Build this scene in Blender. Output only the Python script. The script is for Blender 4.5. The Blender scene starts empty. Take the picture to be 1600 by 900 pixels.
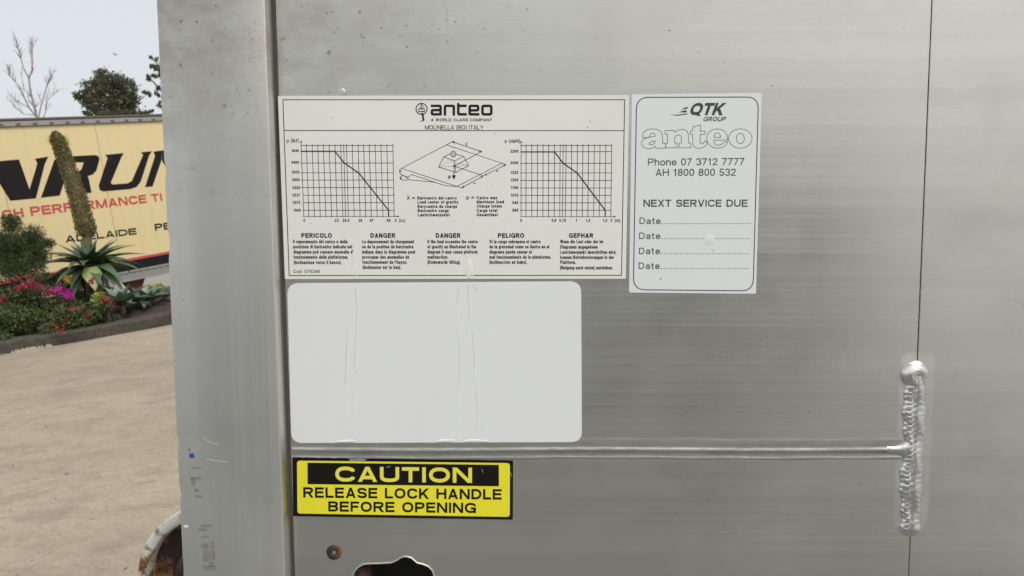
import bpy, bmesh, math, random
import numpy as np
from mathutils import Vector, Matrix

random.seed(7)
RNG = np.random.default_rng(7)
S = bpy.context.scene
COL = S.collection
rad = math.radians

# ------------------------------------------------------------------ camera
F = 1260.0                      # focal length in photograph pixels (1600 wide)
H = 1.55                        # eye height above the yard
_dn = Vector((778, 7290, 1260)).normalized()      # true vertical seen by the hand-held camera
ZC = -_dn
YC = (Vector((0, 0, 1)) - ZC * ZC.z).normalized()
XC = YC.cross(ZC)
def c2w(a):
    a = Vector(a)
    return Vector((a.dot(XC), a.dot(YC), a.dot(ZC)))
EYE = Vector((0, 0, H))
def ray(u, v):
    return c2w(((u - 800) / F, (v - 450) / F, 1.0))
cam = bpy.data.cameras.new('camera')
cam.sensor_width = 36.0
cam.lens = 36.0 * F / 1600.0
cam.clip_start = 0.02
cam.clip_end = 3000.0
cam.dof.use_dof = True
cam.dof.focus_distance = 0.63
cam.dof.aperture_fstop = 28.35 / 1.1       # about a millimetre of aperture, as in a phone
camo = bpy.data.objects.new('camera', cam)
COL.objects.link(camo)
_r, _u, _b = c2w((1, 0, 0)), c2w((0, -1, 0)), c2w((0, 0, -1))
camo.matrix_world = Matrix(((_r.x, _u.x, _b.x, EYE.x), (_r.y, _u.y, _b.y, EYE.y),
                            (_r.z, _u.z, _b.z, EYE.z), (0, 0, 0, 1)))
S.camera = camo

# ------------------------------------------------------------------ sky and sun
SUN_EL, SUN_AZ = 50.0, 140.0         # azimuth from +Y towards +X: high, behind the camera to the right
W = bpy.data.worlds.new('World')
S.world = W
W.use_nodes = True
wn, wl = W.node_tree.nodes, W.node_tree.links
bg = wn['Background']
bg.inputs['Strength'].default_value = 0.1
sky = wn.new('ShaderNodeTexSky')
sky.sky_type = 'NISHITA'
sky.sun_disc = False
sky.sun_elevation = rad(SUN_EL)
sky.sun_rotation = rad(SUN_AZ)
sky.air_density = 1.0
sky.dust_density = 4.0
wmix = wn.new('ShaderNodeMix')
wmix.data_type = 'RGBA'
wmix.inputs['Factor'].default_value = 0.86      # high overcast veils the blue
wmix.inputs['B'].default_value = (7.6, 7.85, 8.1, 1)
wl.new(sky.outputs['Color'], wmix.inputs['A'])
wl.new(wmix.outputs['Result'], bg.inputs['Color'])
sl = bpy.data.lights.new('sun', 'SUN')
sl.energy = 1.5
sl.angle = rad(20)
sl.color = (1.0, 0.95, 0.88)
so = bpy.data.objects.new('sun', sl)
COL.objects.link(so)
_sd = Vector((math.sin(rad(SUN_AZ)) * math.cos(rad(SUN_EL)), math.cos(rad(SUN_AZ)) * math.cos(rad(SUN_EL)), math.sin(rad(SUN_EL))))
so.rotation_euler = (-_sd).to_track_quat('-Z', 'Y').to_euler()
so.location = (0, 0, 20)
S.view_settings.view_transform = 'Standard'
S.view_settings.look = 'None'
S.view_settings.exposure = 0.1
S.view_settings.gamma = 1.0
S.view_settings.use_curve_mapping = False

# ------------------------------------------------------------------ material helpers
class NT:
    def __init__(self, name):
        self.m = bpy.data.materials.new(name)
        self.m.use_nodes = True
        self.n = self.m.node_tree.nodes
        self.l = self.m.node_tree.links
        self.p = self.n['Principled BSDF']
        self.tc = None
    def coord(self, scale=(1, 1, 1), kind='Object', rot=(0, 0, 0)):
        if self.tc is None:
            self.tc = self.n.new('ShaderNodeTexCoord')
        mp = self.n.new('ShaderNodeMapping')
        mp.inputs['Scale'].default_value = scale
        mp.inputs['Rotation'].default_value = rot
        self.l.new(self.tc.outputs[kind], mp.inputs['Vector'])
        return mp.outputs['Vector']
    def noise(self, scale, stretch=(1, 1, 1), detail=4, rough=0.55):
        t = self.n.new('ShaderNodeTexNoise')
        t.inputs['Scale'].default_value = scale
        t.inputs['Detail'].default_value = detail
        t.inputs['Roughness'].default_value = rough
        self.l.new(self.coord(stretch), t.inputs['Vector'])
        return t.outputs['Fac']
    def ramp(self, src, stops, interp='LINEAR'):
        r = self.n.new('ShaderNodeValToRGB')
        r.color_ramp.interpolation = interp
        e = r.color_ramp.elements
        while len(e) < len(stops):
            e.new(0.5)
        for k, (p, c) in enumerate(stops):
            e[k].position = p
            e[k].color = (c, c, c, 1) if not hasattr(c, '__len__') else (*c[:3], 1)
        self.l.new(src, r.inputs['Fac'])
        return r.outputs['Color']
    def mix(self, fac, a, b, mode='MIX'):
        m = self.n.new('ShaderNodeMix')
        m.data_type = 'RGBA'
        m.blend_type = mode
        for s, v in (('Factor', fac), ('A', a), ('B', b)):
            if hasattr(v, 'is_output'):
                self.l.new(v, m.inputs[s])
            elif hasattr(v, '__len__'):
                m.inputs[s].default_value = (*v[:3], 1)
            else:
                m.inputs[s].default_value = v
        return m.outputs['Result']
    def math(self, op, a, b=0.0, c=0.0):
        m = self.n.new('ShaderNodeMath')
        m.operation = op
        for i, v in enumerate((a, b, c)):
            if hasattr(v, 'is_output'):
                self.l.new(v, m.inputs[i])
            else:
                m.inputs[i].default_value = v
        return m.outputs[0]
    def mapr(self, v, a, b, c, d, smooth=False):
        m = self.n.new('ShaderNodeMapRange')
        if smooth:
            m.interpolation_type = 'SMOOTHSTEP'
        self.l.new(v, m.inputs['Value'])
        for k, x in zip(('From Min', 'From Max', 'To Min', 'To Max'), (a, b, c, d)):
            m.inputs[k].default_value = x
        return m.outputs['Result']
    def xyz(self):
        s = self.n.new('ShaderNodeSeparateXYZ')
        self.l.new(self.coord(), s.inputs[0])
        return s.outputs
    def set(self, **k):
        for a, v in k.items():
            s = self.p.inputs[a.replace('_', ' ')]
            if hasattr(v, 'is_output'):
                self.l.new(v, s)
            elif hasattr(v, '__len__'):
                s.default_value = (*v[:3], 1)
            else:
                s.default_value = v
        return self
    def bump(self, h, strength, dist):
        b = self.n.new('ShaderNodeBump')
        b.inputs['Strength'].default_value = strength
        b.inputs['Distance'].default_value = dist
        self.l.new(h, b.inputs['Height'])
        self.l.new(b.outputs['Normal'], self.p.inputs['Normal'])
        return self
def simple(name, col, rough=0.6, var=0.12, scale=8.0, metal=0.0, spec=0.5, bump=0.0):
    t = NT(name)
    nz = t.noise(scale, detail=5)
    a = tuple(c * (1 - var) for c in col)
    b = tuple(min(1, c * (1 + var)) for c in col)
    t.set(Base_Color=t.mix(nz, a, b), Roughness=rough, Metallic=metal)
    t.p.inputs['Specular IOR Level'].default_value = spec
    if bump:
        t.bump(nz, bump, 0.01)
    return t.m

# ------------------------------------------------------------------ object helpers
def tag(o, label=None, cat=None, group=None, kind=None):
    if label: o['label'] = label
    if cat: o['category'] = cat
    if group: o['group'] = group
    if kind: o['kind'] = kind
    return o
def empty(name, mw, label=None, cat=None, group=None):
    o = bpy.data.objects.new(name, None)
    o.empty_display_size = 0.05
    COL.objects.link(o)
    o.matrix_world = mw if isinstance(mw, Matrix) else Matrix.Translation(mw)
    return tag(o, label, cat, group)
class MB:
    """collects vertices and faces for one mesh"""
    def __init__(self):
        self.v, self.f, self.mi = [], [], []
    def face(self, pts, m=0):
        k = len(self.v)
        self.v += [tuple(p) for p in pts]
        self.f.append(tuple(range(k, k + len(pts))))
        self.mi.append(m)
    def grid(self, rows, closed=False, m=0):
        k = len(self.v)
        n = len(rows[0])
        for r in rows:
            self.v += [tuple(p) for p in r]
        for i in range(len(rows) - 1):
            for j in range(n if closed else n - 1):
                j2 = (j + 1) % n
                self.f.append((k + i * n + j, k + i * n + j2, k + (i + 1) * n + j2, k + (i + 1) * n + j))
                self.mi.append(m)
    def box(self, x0, x1, y0, y1, z0, z1, m=0):
        k = len(self.v)
        self.v += [(x, y, z) for x in (x0, x1) for y in (y0, y1) for z in (z0, z1)]
        for q in ((0, 1, 3, 2), (4, 6, 7, 5), (0, 4, 5, 1), (2, 3, 7, 6), (0, 2, 6, 4), (1, 5, 7, 3)):
            self.f.append(tuple(k + i for i in q))
            self.mi.append(m)
    def prism(self, pts, y0, y1, m=0):
        """outline pts (x, z), counter-clockwise seen from -y, between y0 (front) and y1"""
        n = len(pts)
        k = len(self.v)
        self.v += [(x, y0, z) for x, z in pts] + [(x, y1, z) for x, z in pts]
        self.f.append(tuple(range(k, k + n)))
        self.mi.append(m)
        self.f.append(tuple(range(k + 2 * n - 1, k + n - 1, -1)))
        self.mi.append(m)
        for i in range(n):
            j = (i + 1) % n
            self.f.append((k + j, k + i, k + n + i, k + n + j))
            self.mi.append(m)
    def tube(self, pts, radii, sides=8, m=0, cap=True):
        rows = []
        up = Vector((0, 0, 1))
        prev = None
        for i, p in enumerate(pts):
            p = Vector(p)
            a = Vector(pts[max(i - 1, 0)])
            b = Vector(pts[min(i + 1, len(pts) - 1)])
            d = (b - a).normalized()
            s = d.cross(up if abs(d.z) < 0.95 else Vector((1, 0, 0))).normalized() if prev is None else (prev - d * prev.dot(d)).normalized()
            prev = s
            t = d.cross(s)
            r = radii[i] if hasattr(radii, '__len__') else radii
            rows.append([p + (s * math.cos(q) + t * math.sin(q)) * r for q in [2 * math.pi * j / sides for j in range(sides)]])
        self.grid(rows, closed=True, m=m)
        if cap:
            self.face(list(reversed(rows[0])), m)
            self.face(rows[-1], m)
    def build(self, name, mats, parent=None, smooth=False, bevel=0.0, seg=2):
        me = bpy.data.meshes.new(name)
        me.from_pydata(self.v, [], self.f)
        for m in (mats if isinstance(mats, (list, tuple)) else [mats]):
            me.materials.append(m)
        me.polygons.foreach_set('material_index', self.mi)
        if smooth:
            me.polygons.foreach_set('use_smooth', [True] * len(me.polygons))
        me.update()
        o = bpy.data.objects.new(name, me)
        COL.objects.link(o)
        if parent:
            o.parent = parent
        if bevel:
            b = o.modifiers.new('bevel', 'BEVEL')
            b.width = bevel
            b.segments = seg
            b.limit_method = 'ANGLE'
            b.angle_limit = rad(40)
        return o
def leaf_cloud(name, P, size, mat, parent, ratio=0.45, up=0.3, size_var=0.5):
    """many folded leaf blades at the points P (n,3): real geometry, one mesh"""
    n = len(P)
    d = RNG.normal(size=(n, 3)); d[:, 2] += up
    d /= np.linalg.norm(d, axis=1)[:, None]
    e = RNG.normal(size=(n, 3))
    s = np.cross(d, e); s /= np.linalg.norm(s, axis=1)[:, None]
    nn = np.cross(d, s)
    L = (size * (1 - size_var + 2 * size_var * RNG.random(n)))[:, None]
    Wd = L * ratio * 0.5
    V = np.empty((n, 4, 3))
    V[:, 0] = P - d * L * .5
    V[:, 1] = P + s * Wd + nn * L * .08
    V[:, 2] = P + d * L * .5
    V[:, 3] = P - s * Wd + nn * L * .08
    me = bpy.data.meshes.new(name)
    me.vertices.add(4 * n); me.loops.add(6 * n); me.polygons.add(2 * n)
    me.vertices.foreach_set('co', V.reshape(-1))
    b = np.arange(n)[:, None] * 4
    me.loops.foreach_set('vertex_index', np.concatenate([b, b + 1, b + 2, b, b + 2, b + 3], axis=1).reshape(-1).astype(np.int32))
    me.polygons.foreach_set('loop_start', (np.arange(2 * n) * 3).astype(np.int32))
    me.update(calc_edges=True)
    me.materials.append(mat)
    o = bpy.data.objects.new(name, me)
    COL.objects.link(o)
    o.parent = parent
    return o

class Plane:
    """a flat face of the place: x to the right, y into it, z up"""
    def __init__(self, org, ex, ez):
        self.o, self.x = Vector(org), Vector(ex).normalized()
        self.z = (Vector(ez) - self.x * Vector(ez).dot(self.x)).normalized()
        self.y = self.z.cross(self.x)
        a, b, c = self.x, self.y, self.z
        self.m = Matrix(((a.x, b.x, c.x, self.o.x), (a.y, b.y, c.y, self.o.y), (a.z, b.z, c.z, self.o.z), (0, 0, 0, 1)))
    def at(self, u, v, off=0.0):
        r = ray(u, v)
        o = self.o + self.y * off
        t = (o - EYE).dot(self.y) / r.dot(self.y)
        q = EYE + r * t - self.o
        return q.dot(self.x), q.dot(self.z)
    def sub(self, x, z):
        return Plane(self.o + self.x * x + self.z * z, self.x, self.z)
def ground_at(u, v, z=0.0):
    r = ray(u, v)
    return EYE + r * ((z - H) / r.z)
def depth_at(u, v, d):
    return EYE + ray(u, v) * d

# ------------------------------------------------------------------ lettering: stroked sans-serif glyphs
def q_arc(p0, p1, kind, n=5, e=2.25):
    out = []
    for i in range(1, n + 1):
        a = math.pi / 2 * i / n
        s, c = max(0.0, math.sin(a)) ** (2 / e), max(0.0, math.cos(a)) ** (2 / e)
        if kind == 'h':
            out.append((p0[0] + (p1[0] - p0[0]) * s, p0[1] + (p1[1] - p0[1]) * (1 - c)))
        else:
            out.append((p0[0] + (p1[0] - p0[0]) * (1 - c), p0[1] + (p1[1] - p0[1]) * s))
    return out
def path(*tok):
    pts = []
    for t in tok:
        if len(t) == 2:
            pts.append(t)
        else:
            pts += q_arc(pts[-1], (t[1], t[2]), t[0])
    return ('P', pts)
def glyph(ch, w, t):
    T = t / 2; L, R, c = T, w - T, w / 2
    B, U = T, 1 - T
    x = 0.73; X = x - T; xm = x / 2
    P = path
    D = lambda a, b, e, f: ('D', a, b, e, f)
    hs = t / 2 * 1.08
    m = w * 0.52
    def ell(l, r, b, u):
        k, y = (l + r) / 2, (b + u) / 2
        return P((k, u), ('h', r, y), ('v', k, b), ('h', l, y), ('v', k, u))
    g = {
        'A': lambda: [D(hs, 0, c, 1), D(w - hs, 0, c, 1), P((w * .2, .29), (w * .8, .29))],
        'B': lambda: [P((L, 0), (L, 1)), P((L, U), (m, U), ('h', R - .02, .75), ('v', m, .52), (L, .52)), P((m, .52), ('h', R, .27), ('v', m, B), (L, B))],
        'C': lambda: [P((R, .67), ('v', c, U), ('h', L, .5), ('v', c, B), ('h', R, .33))],
        'D': lambda: [P((L, 0), (L, 1)), P((L, U), (w * .42, U), ('h', R, .5), ('v', w * .42, B), (L, B))],
        'E': lambda: [P((L, 0), (L, 1)), P((L, U), (w, U)), P((L, .52), (w * .94, .52)), P((L, B), (w, B))],
        'F': lambda: [P((L, 0), (L, 1)), P((L, U), (w, U)), P((L, .5), (w * .92, .5))],
        'G': lambda: [P((R, .68), ('v', c, U), ('h', L, .5), ('v', c, B), ('h', R, .32)), P((c + .04, .45), (R, .45), (R, 0))],
        'H': lambda: [P((L, 0), (L, 1)), P((R, 0), (R, 1)), P((L, .52), (R, .52))],
        'I': lambda: [P((c, 0), (c, 1))],
        'J': lambda: [P((R, 1), (R, .28), ('v', c, B), ('h', L, .28))],
        'K': lambda: [P((L, 0), (L, 1)), D(L, .3, R - .02, 1), D(R, 0, w * .38, .6)],
        'L': lambda: [P((L, 0), (L, 1)), P((L, B), (w, B))],
        'M': lambda: [P((L, 0), (L, 1)), P((R, 0), (R, 1)), D(c, 0, L, 1), D(c, 0, R, 1)],
        'N': lambda: [P((L, 0), (L, 1)), P((R, 0), (R, 1)), D(R, 0, L, 1)],
        'O': lambda: [ell(L, R, B, U)],
        'P': lambda: [P((L, 0), (L, 1)), P((L, U), (m, U), ('h', R, .73), ('v', m, .45), (L, .45))],
        'Q': lambda: [ell(L, R, B, U), D(w - hs, -.06, w * .58, .26)],
        'R': lambda: [P((L, 0), (L, 1)), P((L, U), (m, U), ('h', R - .02, .74), ('v', m, .48), (L, .48)), D(R, 0, m, .48)],
        'S': lambda: [P((R, .70), ('v', c, U), ('h', L, .745), ('v', c, .51), ('h', R, .27), ('v', c, B), ('h', L, .30))],
        'T': lambda: [P((0, U), (w, U)), P((c, 0), (c, 1))],
        'U': lambda: [P((L, 1), (L, .33), ('v', c, B), ('h', R, .33), (R, 1))],
        'V': lambda: [D(c, 0, hs, 1), D(c, 0, w - hs, 1)],
        'W': lambda: [D(w * .27, 0, hs, 1), D(w * .27, 0, c, 1), D(w * .73, 0, c, 1), D(w * .73, 0, w - hs, 1)],
        'X': lambda: [D(hs, 0, w - hs, 1), D(w - hs, 0, hs, 1)],
        'Y': lambda: [D(c, .38, hs, 1), D(c, .38, w - hs, 1), P((c, 0), (c, .42))],
        'Z': lambda: [P((0, U), (w, U)), P((0, B), (w, B)), D(hs, 0, w - hs, 1)],
        'a': lambda: [P((L, x * .72), ('v', c, X), ('h', R, x * .7), (R, 0)), P((R, x * .56), (c, x * .54), ('h', L, x * .28), ('v', c, B), ('h', R, x * .34))],
        'b': lambda: [P((L, 0), (L, 1)), ell(L, R, B, X)],
        'c': lambda: [P((R, x * .66), ('v', c, X), ('h', L, xm), ('v', c, B), ('h', R, x * .34))],
        'd': lambda: [P((R, 0), (R, 1)), ell(L, R, B, X)],
        'e': lambda: [P((L, xm), (R, xm), ('v', c, X), ('h', L, xm), ('v', c, B), ('h', R, x * .3))],
        'f': lambda: [P((w * .42, 0), (w * .42, .78), ('v', w, U)), P((0, X), (w, X))],
        'g': lambda: [ell(L, R, B, X), P((R, x), (R, -.06), ('v', c, -.22 + T), ('h', L, -.08))],
        'h': lambda: [P((L, 0), (L, 1)), P((L, x * .6), ('v', c, X), ('h', R, x * .6), (R, 0))],
        'i': lambda: [P((c, 0), (c, x)), P((c, 1 - t), (c, 1))],
        'j': lambda: [P((c, x), (c, -.2)), P((c, 1 - t), (c, 1))],
        'k': lambda: [P((L, 0), (L, 1)), D(L, .25, R, x), D(R, 0, w * .4, .42)],
        'l': lambda: [P((c, 0), (c, 1))],
        'm': lambda: [P((L, 0), (L, x)), P((L, x * .6), ('v', w * .3, X), ('h', c, x * .6), (c, 0)), P((c, x * .6), ('v', w * .77, X), ('h', R, x * .6), (R, 0))],
        'n': lambda: [P((L, 0), (L, x)), P((L, x * .6), ('v', c, X), ('h', R, x * .6), (R, 0))],
        'o': lambda: [ell(L, R, B, X)],
        'p': lambda: [P((L, -.22), (L, x)), ell(L, R, B, X)],
        'q': lambda: [P((R, -.22), (R, x)), ell(L, R, B, X)],
        'r': lambda: [P((L, 0), (L, x)), P((L, x * .55), ('v', w, X))],
        's': lambda: [P((R, x * .7), ('v', c, X), ('h', L, x * .745), ('v', c, x * .51), ('h', R, x * .27), ('v', c, B), ('h', L, x * .3))],
        't': lambda: [P((w * .42, .94), (w * .42, .22), ('v', w, B)), P((0, X), (w, X))],
        'u': lambda: [P((L, x), (L, x * .4), ('v', c, B), ('h', R, x * .4)), P((R, 0), (R, x))],
        'v': lambda: [D(c, 0, hs, x), D(c, 0, w - hs, x)],
        'w': lambda: [D(w * .27, 0, hs, x), D(w * .27, 0, c, x), D(w * .73, 0, c, x), D(w * .73, 0, w - hs, x)],
        'x': lambda: [D(hs, 0, w - hs, x), D(w - hs, 0, hs, x)],
        'y': lambda: [D(c, 0, hs, x), D(w * .33, -.22, w - hs, x)],
        'z': lambda: [P((0, X), (w, X)), P((0, B), (w, B)), D(hs, 0, w - hs, x)],
        '0': lambda: [ell(L, R, B, U)],
        '1': lambda: [P((w * .62, 0), (w * .62, 1)), D(w * .2, .68, w * .62, .93)],
        '2': lambda: [P((L, .67), ('v', c, U), ('h', R, .72), (R - .05, .56), (L, B), (w, B))],
        '3': lambda: [P((L, .72), ('v', c, U), ('h', R - .03, .76), ('v', c, .53), ('h', R, .27), ('v', c, B), ('h', L, .28))],
        '4': lambda: [P((w * .72, 0), (w * .72, 1)), D(L, .24, w * .7, 1), P((0, .27), (w, .27))],
        '5': lambda: [P((w * .95, U), (L + .05, U), (L, .46), (L + .06, .56), ('h', R, .34), ('v', c, B), ('h', L, .27))],
        '6': lambda: [ell(L, R, B, .62), P((R, .76), ('v', c, U), ('h', L, .5), (L, .3))],
        '7': lambda: [P((0, U), (w, U)), D(w * .28, 0, R, .95)],
        '8': lambda: [ell(L + .03, R - .03, .53, U), ell(L, R, B, .53)],
        '9': lambda: [ell(L, R, .38, U), P((L, .24), ('v', c, B), ('h', R, .5), (R, .7))],
        '.': lambda: [P((c, 0), (c, t))],
        ',': lambda: [P((c, -.12), (c, t))],
        "'": lambda: [P((c, .7), (c, 1))],
        '=': lambda: [P((0, .3), (w, .3)), P((0, .58), (w, .58))],
        '(': lambda: [P((R, 1.05), ('v', L, .42)) if False else P((R, 1.05), (L + .04, .8), (L, .42), (L + .04, .05), (R, -.2))],
        ')': lambda: [P((L, 1.05), (R - .04, .8), (R, .42), (R - .04, .05), (L, -.2))],
        '[': lambda: [P((R, 1.05), (L, 1.05), (L, -.15), (R, -.15))],
        ']': lambda: [P((L, 1.05), (R, 1.05), (R, -.15), (L, -.15))],
    }
    if ch == 'ò':
        return g['o']() + [D(c + .08, .82, c - .12, 1.02)]
    return g[ch]() if ch in g else []
GW = dict(zip('ABCDEFGHIJKLMNOPQRSTUVWXYZ', (.70, .67, .72, .70, .62, .58, .76, .70, .16, .5, .68, .56, .84, .70, .76, .65, .76, .70, .66, .62, .70, .68, .95, .68, .68, .62)))
GW.update(dict(zip('abcdefghijklmnopqrstuvwxyz', (.54, .55, .52, .55, .55, .32, .55, .52, .15, .15, .50, .15, .84, .52, .57, .55, .55, .34, .50, .32, .52, .51, .74, .52, .50, .48))))
GW.update({c: .55 for c in '0123456789'})
GW.update({'1': .42, '.': .16, ',': .16, "'": .15, ' ': .30, '=': .55, '(': .24, ')': .24, '[': .22, ']': .22, 'ò': .57})
def ribbon(pts, t, closed=False):
    """quads of a stroke of thickness t along pts"""
    cl = [pts[0]]
    for p in pts[1:]:
        if (p[0] - cl[-1][0]) ** 2 + (p[1] - cl[-1][1]) ** 2 > 1e-10:
            cl.append(p)
    pts = cl
    if len(pts) < 2:
        return []
    if (pts[0][0] - pts[-1][0]) ** 2 + (pts[0][1] - pts[-1][1]) ** 2 < 1e-10:
        closed = True
        pts = pts[:-1]
    n = len(pts)
    A, Bp = [], []
    for i in range(n):
        def nrm(a, b):
            dx, dy = b[0] - a[0], b[1] - a[1]
            l = math.hypot(dx, dy)
            return (-dy / l, dx / l)
        if closed or 0 < i < n - 1:
            n1, n2 = nrm(pts[i - 1], pts[i]), nrm(pts[i], pts[(i + 1) % n])
        elif i == 0:
            n1 = n2 = nrm(pts[0], pts[1])
        else:
            n1 = n2 = nrm(pts[-2], pts[-1])
        mx, my = n1[0] + n2[0], n1[1] + n2[1]
        d = max(0.35, (mx * n1[0] + my * n1[1]))
        k = t / d
        A.append((pts[i][0] + mx * k / 2, pts[i][1] + my * k / 2))
        Bp.append((pts[i][0] - mx * k / 2, pts[i][1] - my * k / 2))
    # the mitre above uses n1+n2 (length 2cos), so half of it over its projection is the half width
    out = []
    for i in range(n if closed else n - 1):
        j = (i + 1) % n
        out.append([A[i], A[j], Bp[j], Bp[i]])
    return out
def text_part(pl, name, mat, root, s, p0, p1, cap, t=.15, gap=.13, y=-.00046, slant=0.0, step=.000012):
    p_ = Print(pl, y, step)
    p_.text(s, p0, p1, cap, t, gap, slant)
    return p_.build(name, mat, root)
class Print:
    """flat print on a plane: ink laid as thin shapes; overlapping strokes sit microns apart"""
    def __init__(self, plane, y=-0.0005, step=0.000012):
        self.p, self.y, self.st = plane, y, step
        self.mb = MB()
        self.k = 0
    def _quad(self, q):
        lay = self.y - self.st * (self.k % 7)
        a = 0
        for i in range(len(q)):
            x0, z0 = q[i]; x1, z1 = q[(i + 1) % len(q)]
            a += x0 * z1 - x1 * z0
        if a < 0:
            q = q[::-1]
        self.mb.face([(x, lay, z) for x, z in q])
    def px(self, pts):
        return [self.p.at(u, v) for u, v in pts]
    def fill(self, pts):
        self._quad(self.px(pts)); self.k += 1
    def line(self, pts, wpx, closed=False):
        """stroke given in photograph pixels"""
        if closed:
            pts = list(pts) + [pts[0]]
        for q in ribbon(pts, wpx, closed):
            self._quad(self.px(q))
        self.k += 1
    def text(self, s, p0, p1, cap, t=0.15, gap=0.13, slant=0.0, t_off=0.0):
        """baseline from pixel p0 to p1, capital height in pixels"""
        a = Vector(self.p.at(*p0)); b = Vector(self.p.at(*p1))
        top = Vector(self.p.at(p0[0], p0[1] - cap))
        hgt = abs(top.y - a.y)
        d = (b - a)
        Wd = d.length / hgt
        d.normalize()
        nz = Vector((-d.y, d.x))
        nat = sum(GW.get(c, .5) for c in s)
        k = (Wd - gap * (len(s) - 1)) / nat
        if k < 0.45:
            gap = max(0.02, (Wd - nat * 0.55) / max(1, len(s) - 1)); k = (Wd - gap * (len(s) - 1)) / nat
        x = 0.0
        for c in s:
            w = GW.get(c, .5) * k
            if c in "Iil.,'":
                w = max(w, t)
            for stt in glyph(c, w, t):
                if stt[0] == 'P':
                    qs = ribbon(stt[1], t)
                else:
                    _, x0, y0, x1, y1 = stt
                    hw = t / 2 * math.hypot(x1 - x0, y1 - y0) / max(1e-3, abs(y1 - y0)) * 0.97
                    qs = [[(x0 - hw, y0), (x0 + hw, y0), (x1 + hw, y1), (x1 - hw, y1)]]
                for q in qs:
                    self._quad([tuple(a + (d * (x + qx + slant * qy) + nz * qy) * hgt) for qx, qy in q])
                self.k += 1
            x += w + gap
    def build(self, name, mat, parent):
        return self.mb.build(name, mat, parent)
def rounded(pts, rs, n=6):
    """round the corners of a polygon"""
    out = []
    N = len(pts)
    if not hasattr(rs, '__len__'):
        rs = [rs] * N
    for i in range(N):
        p, a, b = Vector(pts[i]), Vector(pts[i - 1]), Vector(pts[(i + 1) % N])
        r = rs[i]
        if r <= 0:
            out.append(tuple(p)); continue
        da, db = (a - p).normalized(), (b - p).normalized()
        s, e = p + da * r, p + db * r
        for k in range(n + 1):
            t = k / n
            out.append(tuple(s * (1 - t) ** 2 + p * 2 * t * (1 - t) + e * t * t))
    return out

# ------------------------------------------------------------------ the planes of the place
PLATE = Plane(depth_at(800, 450, 0.63), c2w((1, 0, 0)), -c2w((89, 13386, 1260)))
_td = c2w((910, -315, 1260)); _td.z = 0
TRAIL = Plane(depth_at(130, 300, 12.5), _td, (0, 0, 1))
LOW = -1.1                                  # the road behind the bed lies lower

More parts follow.
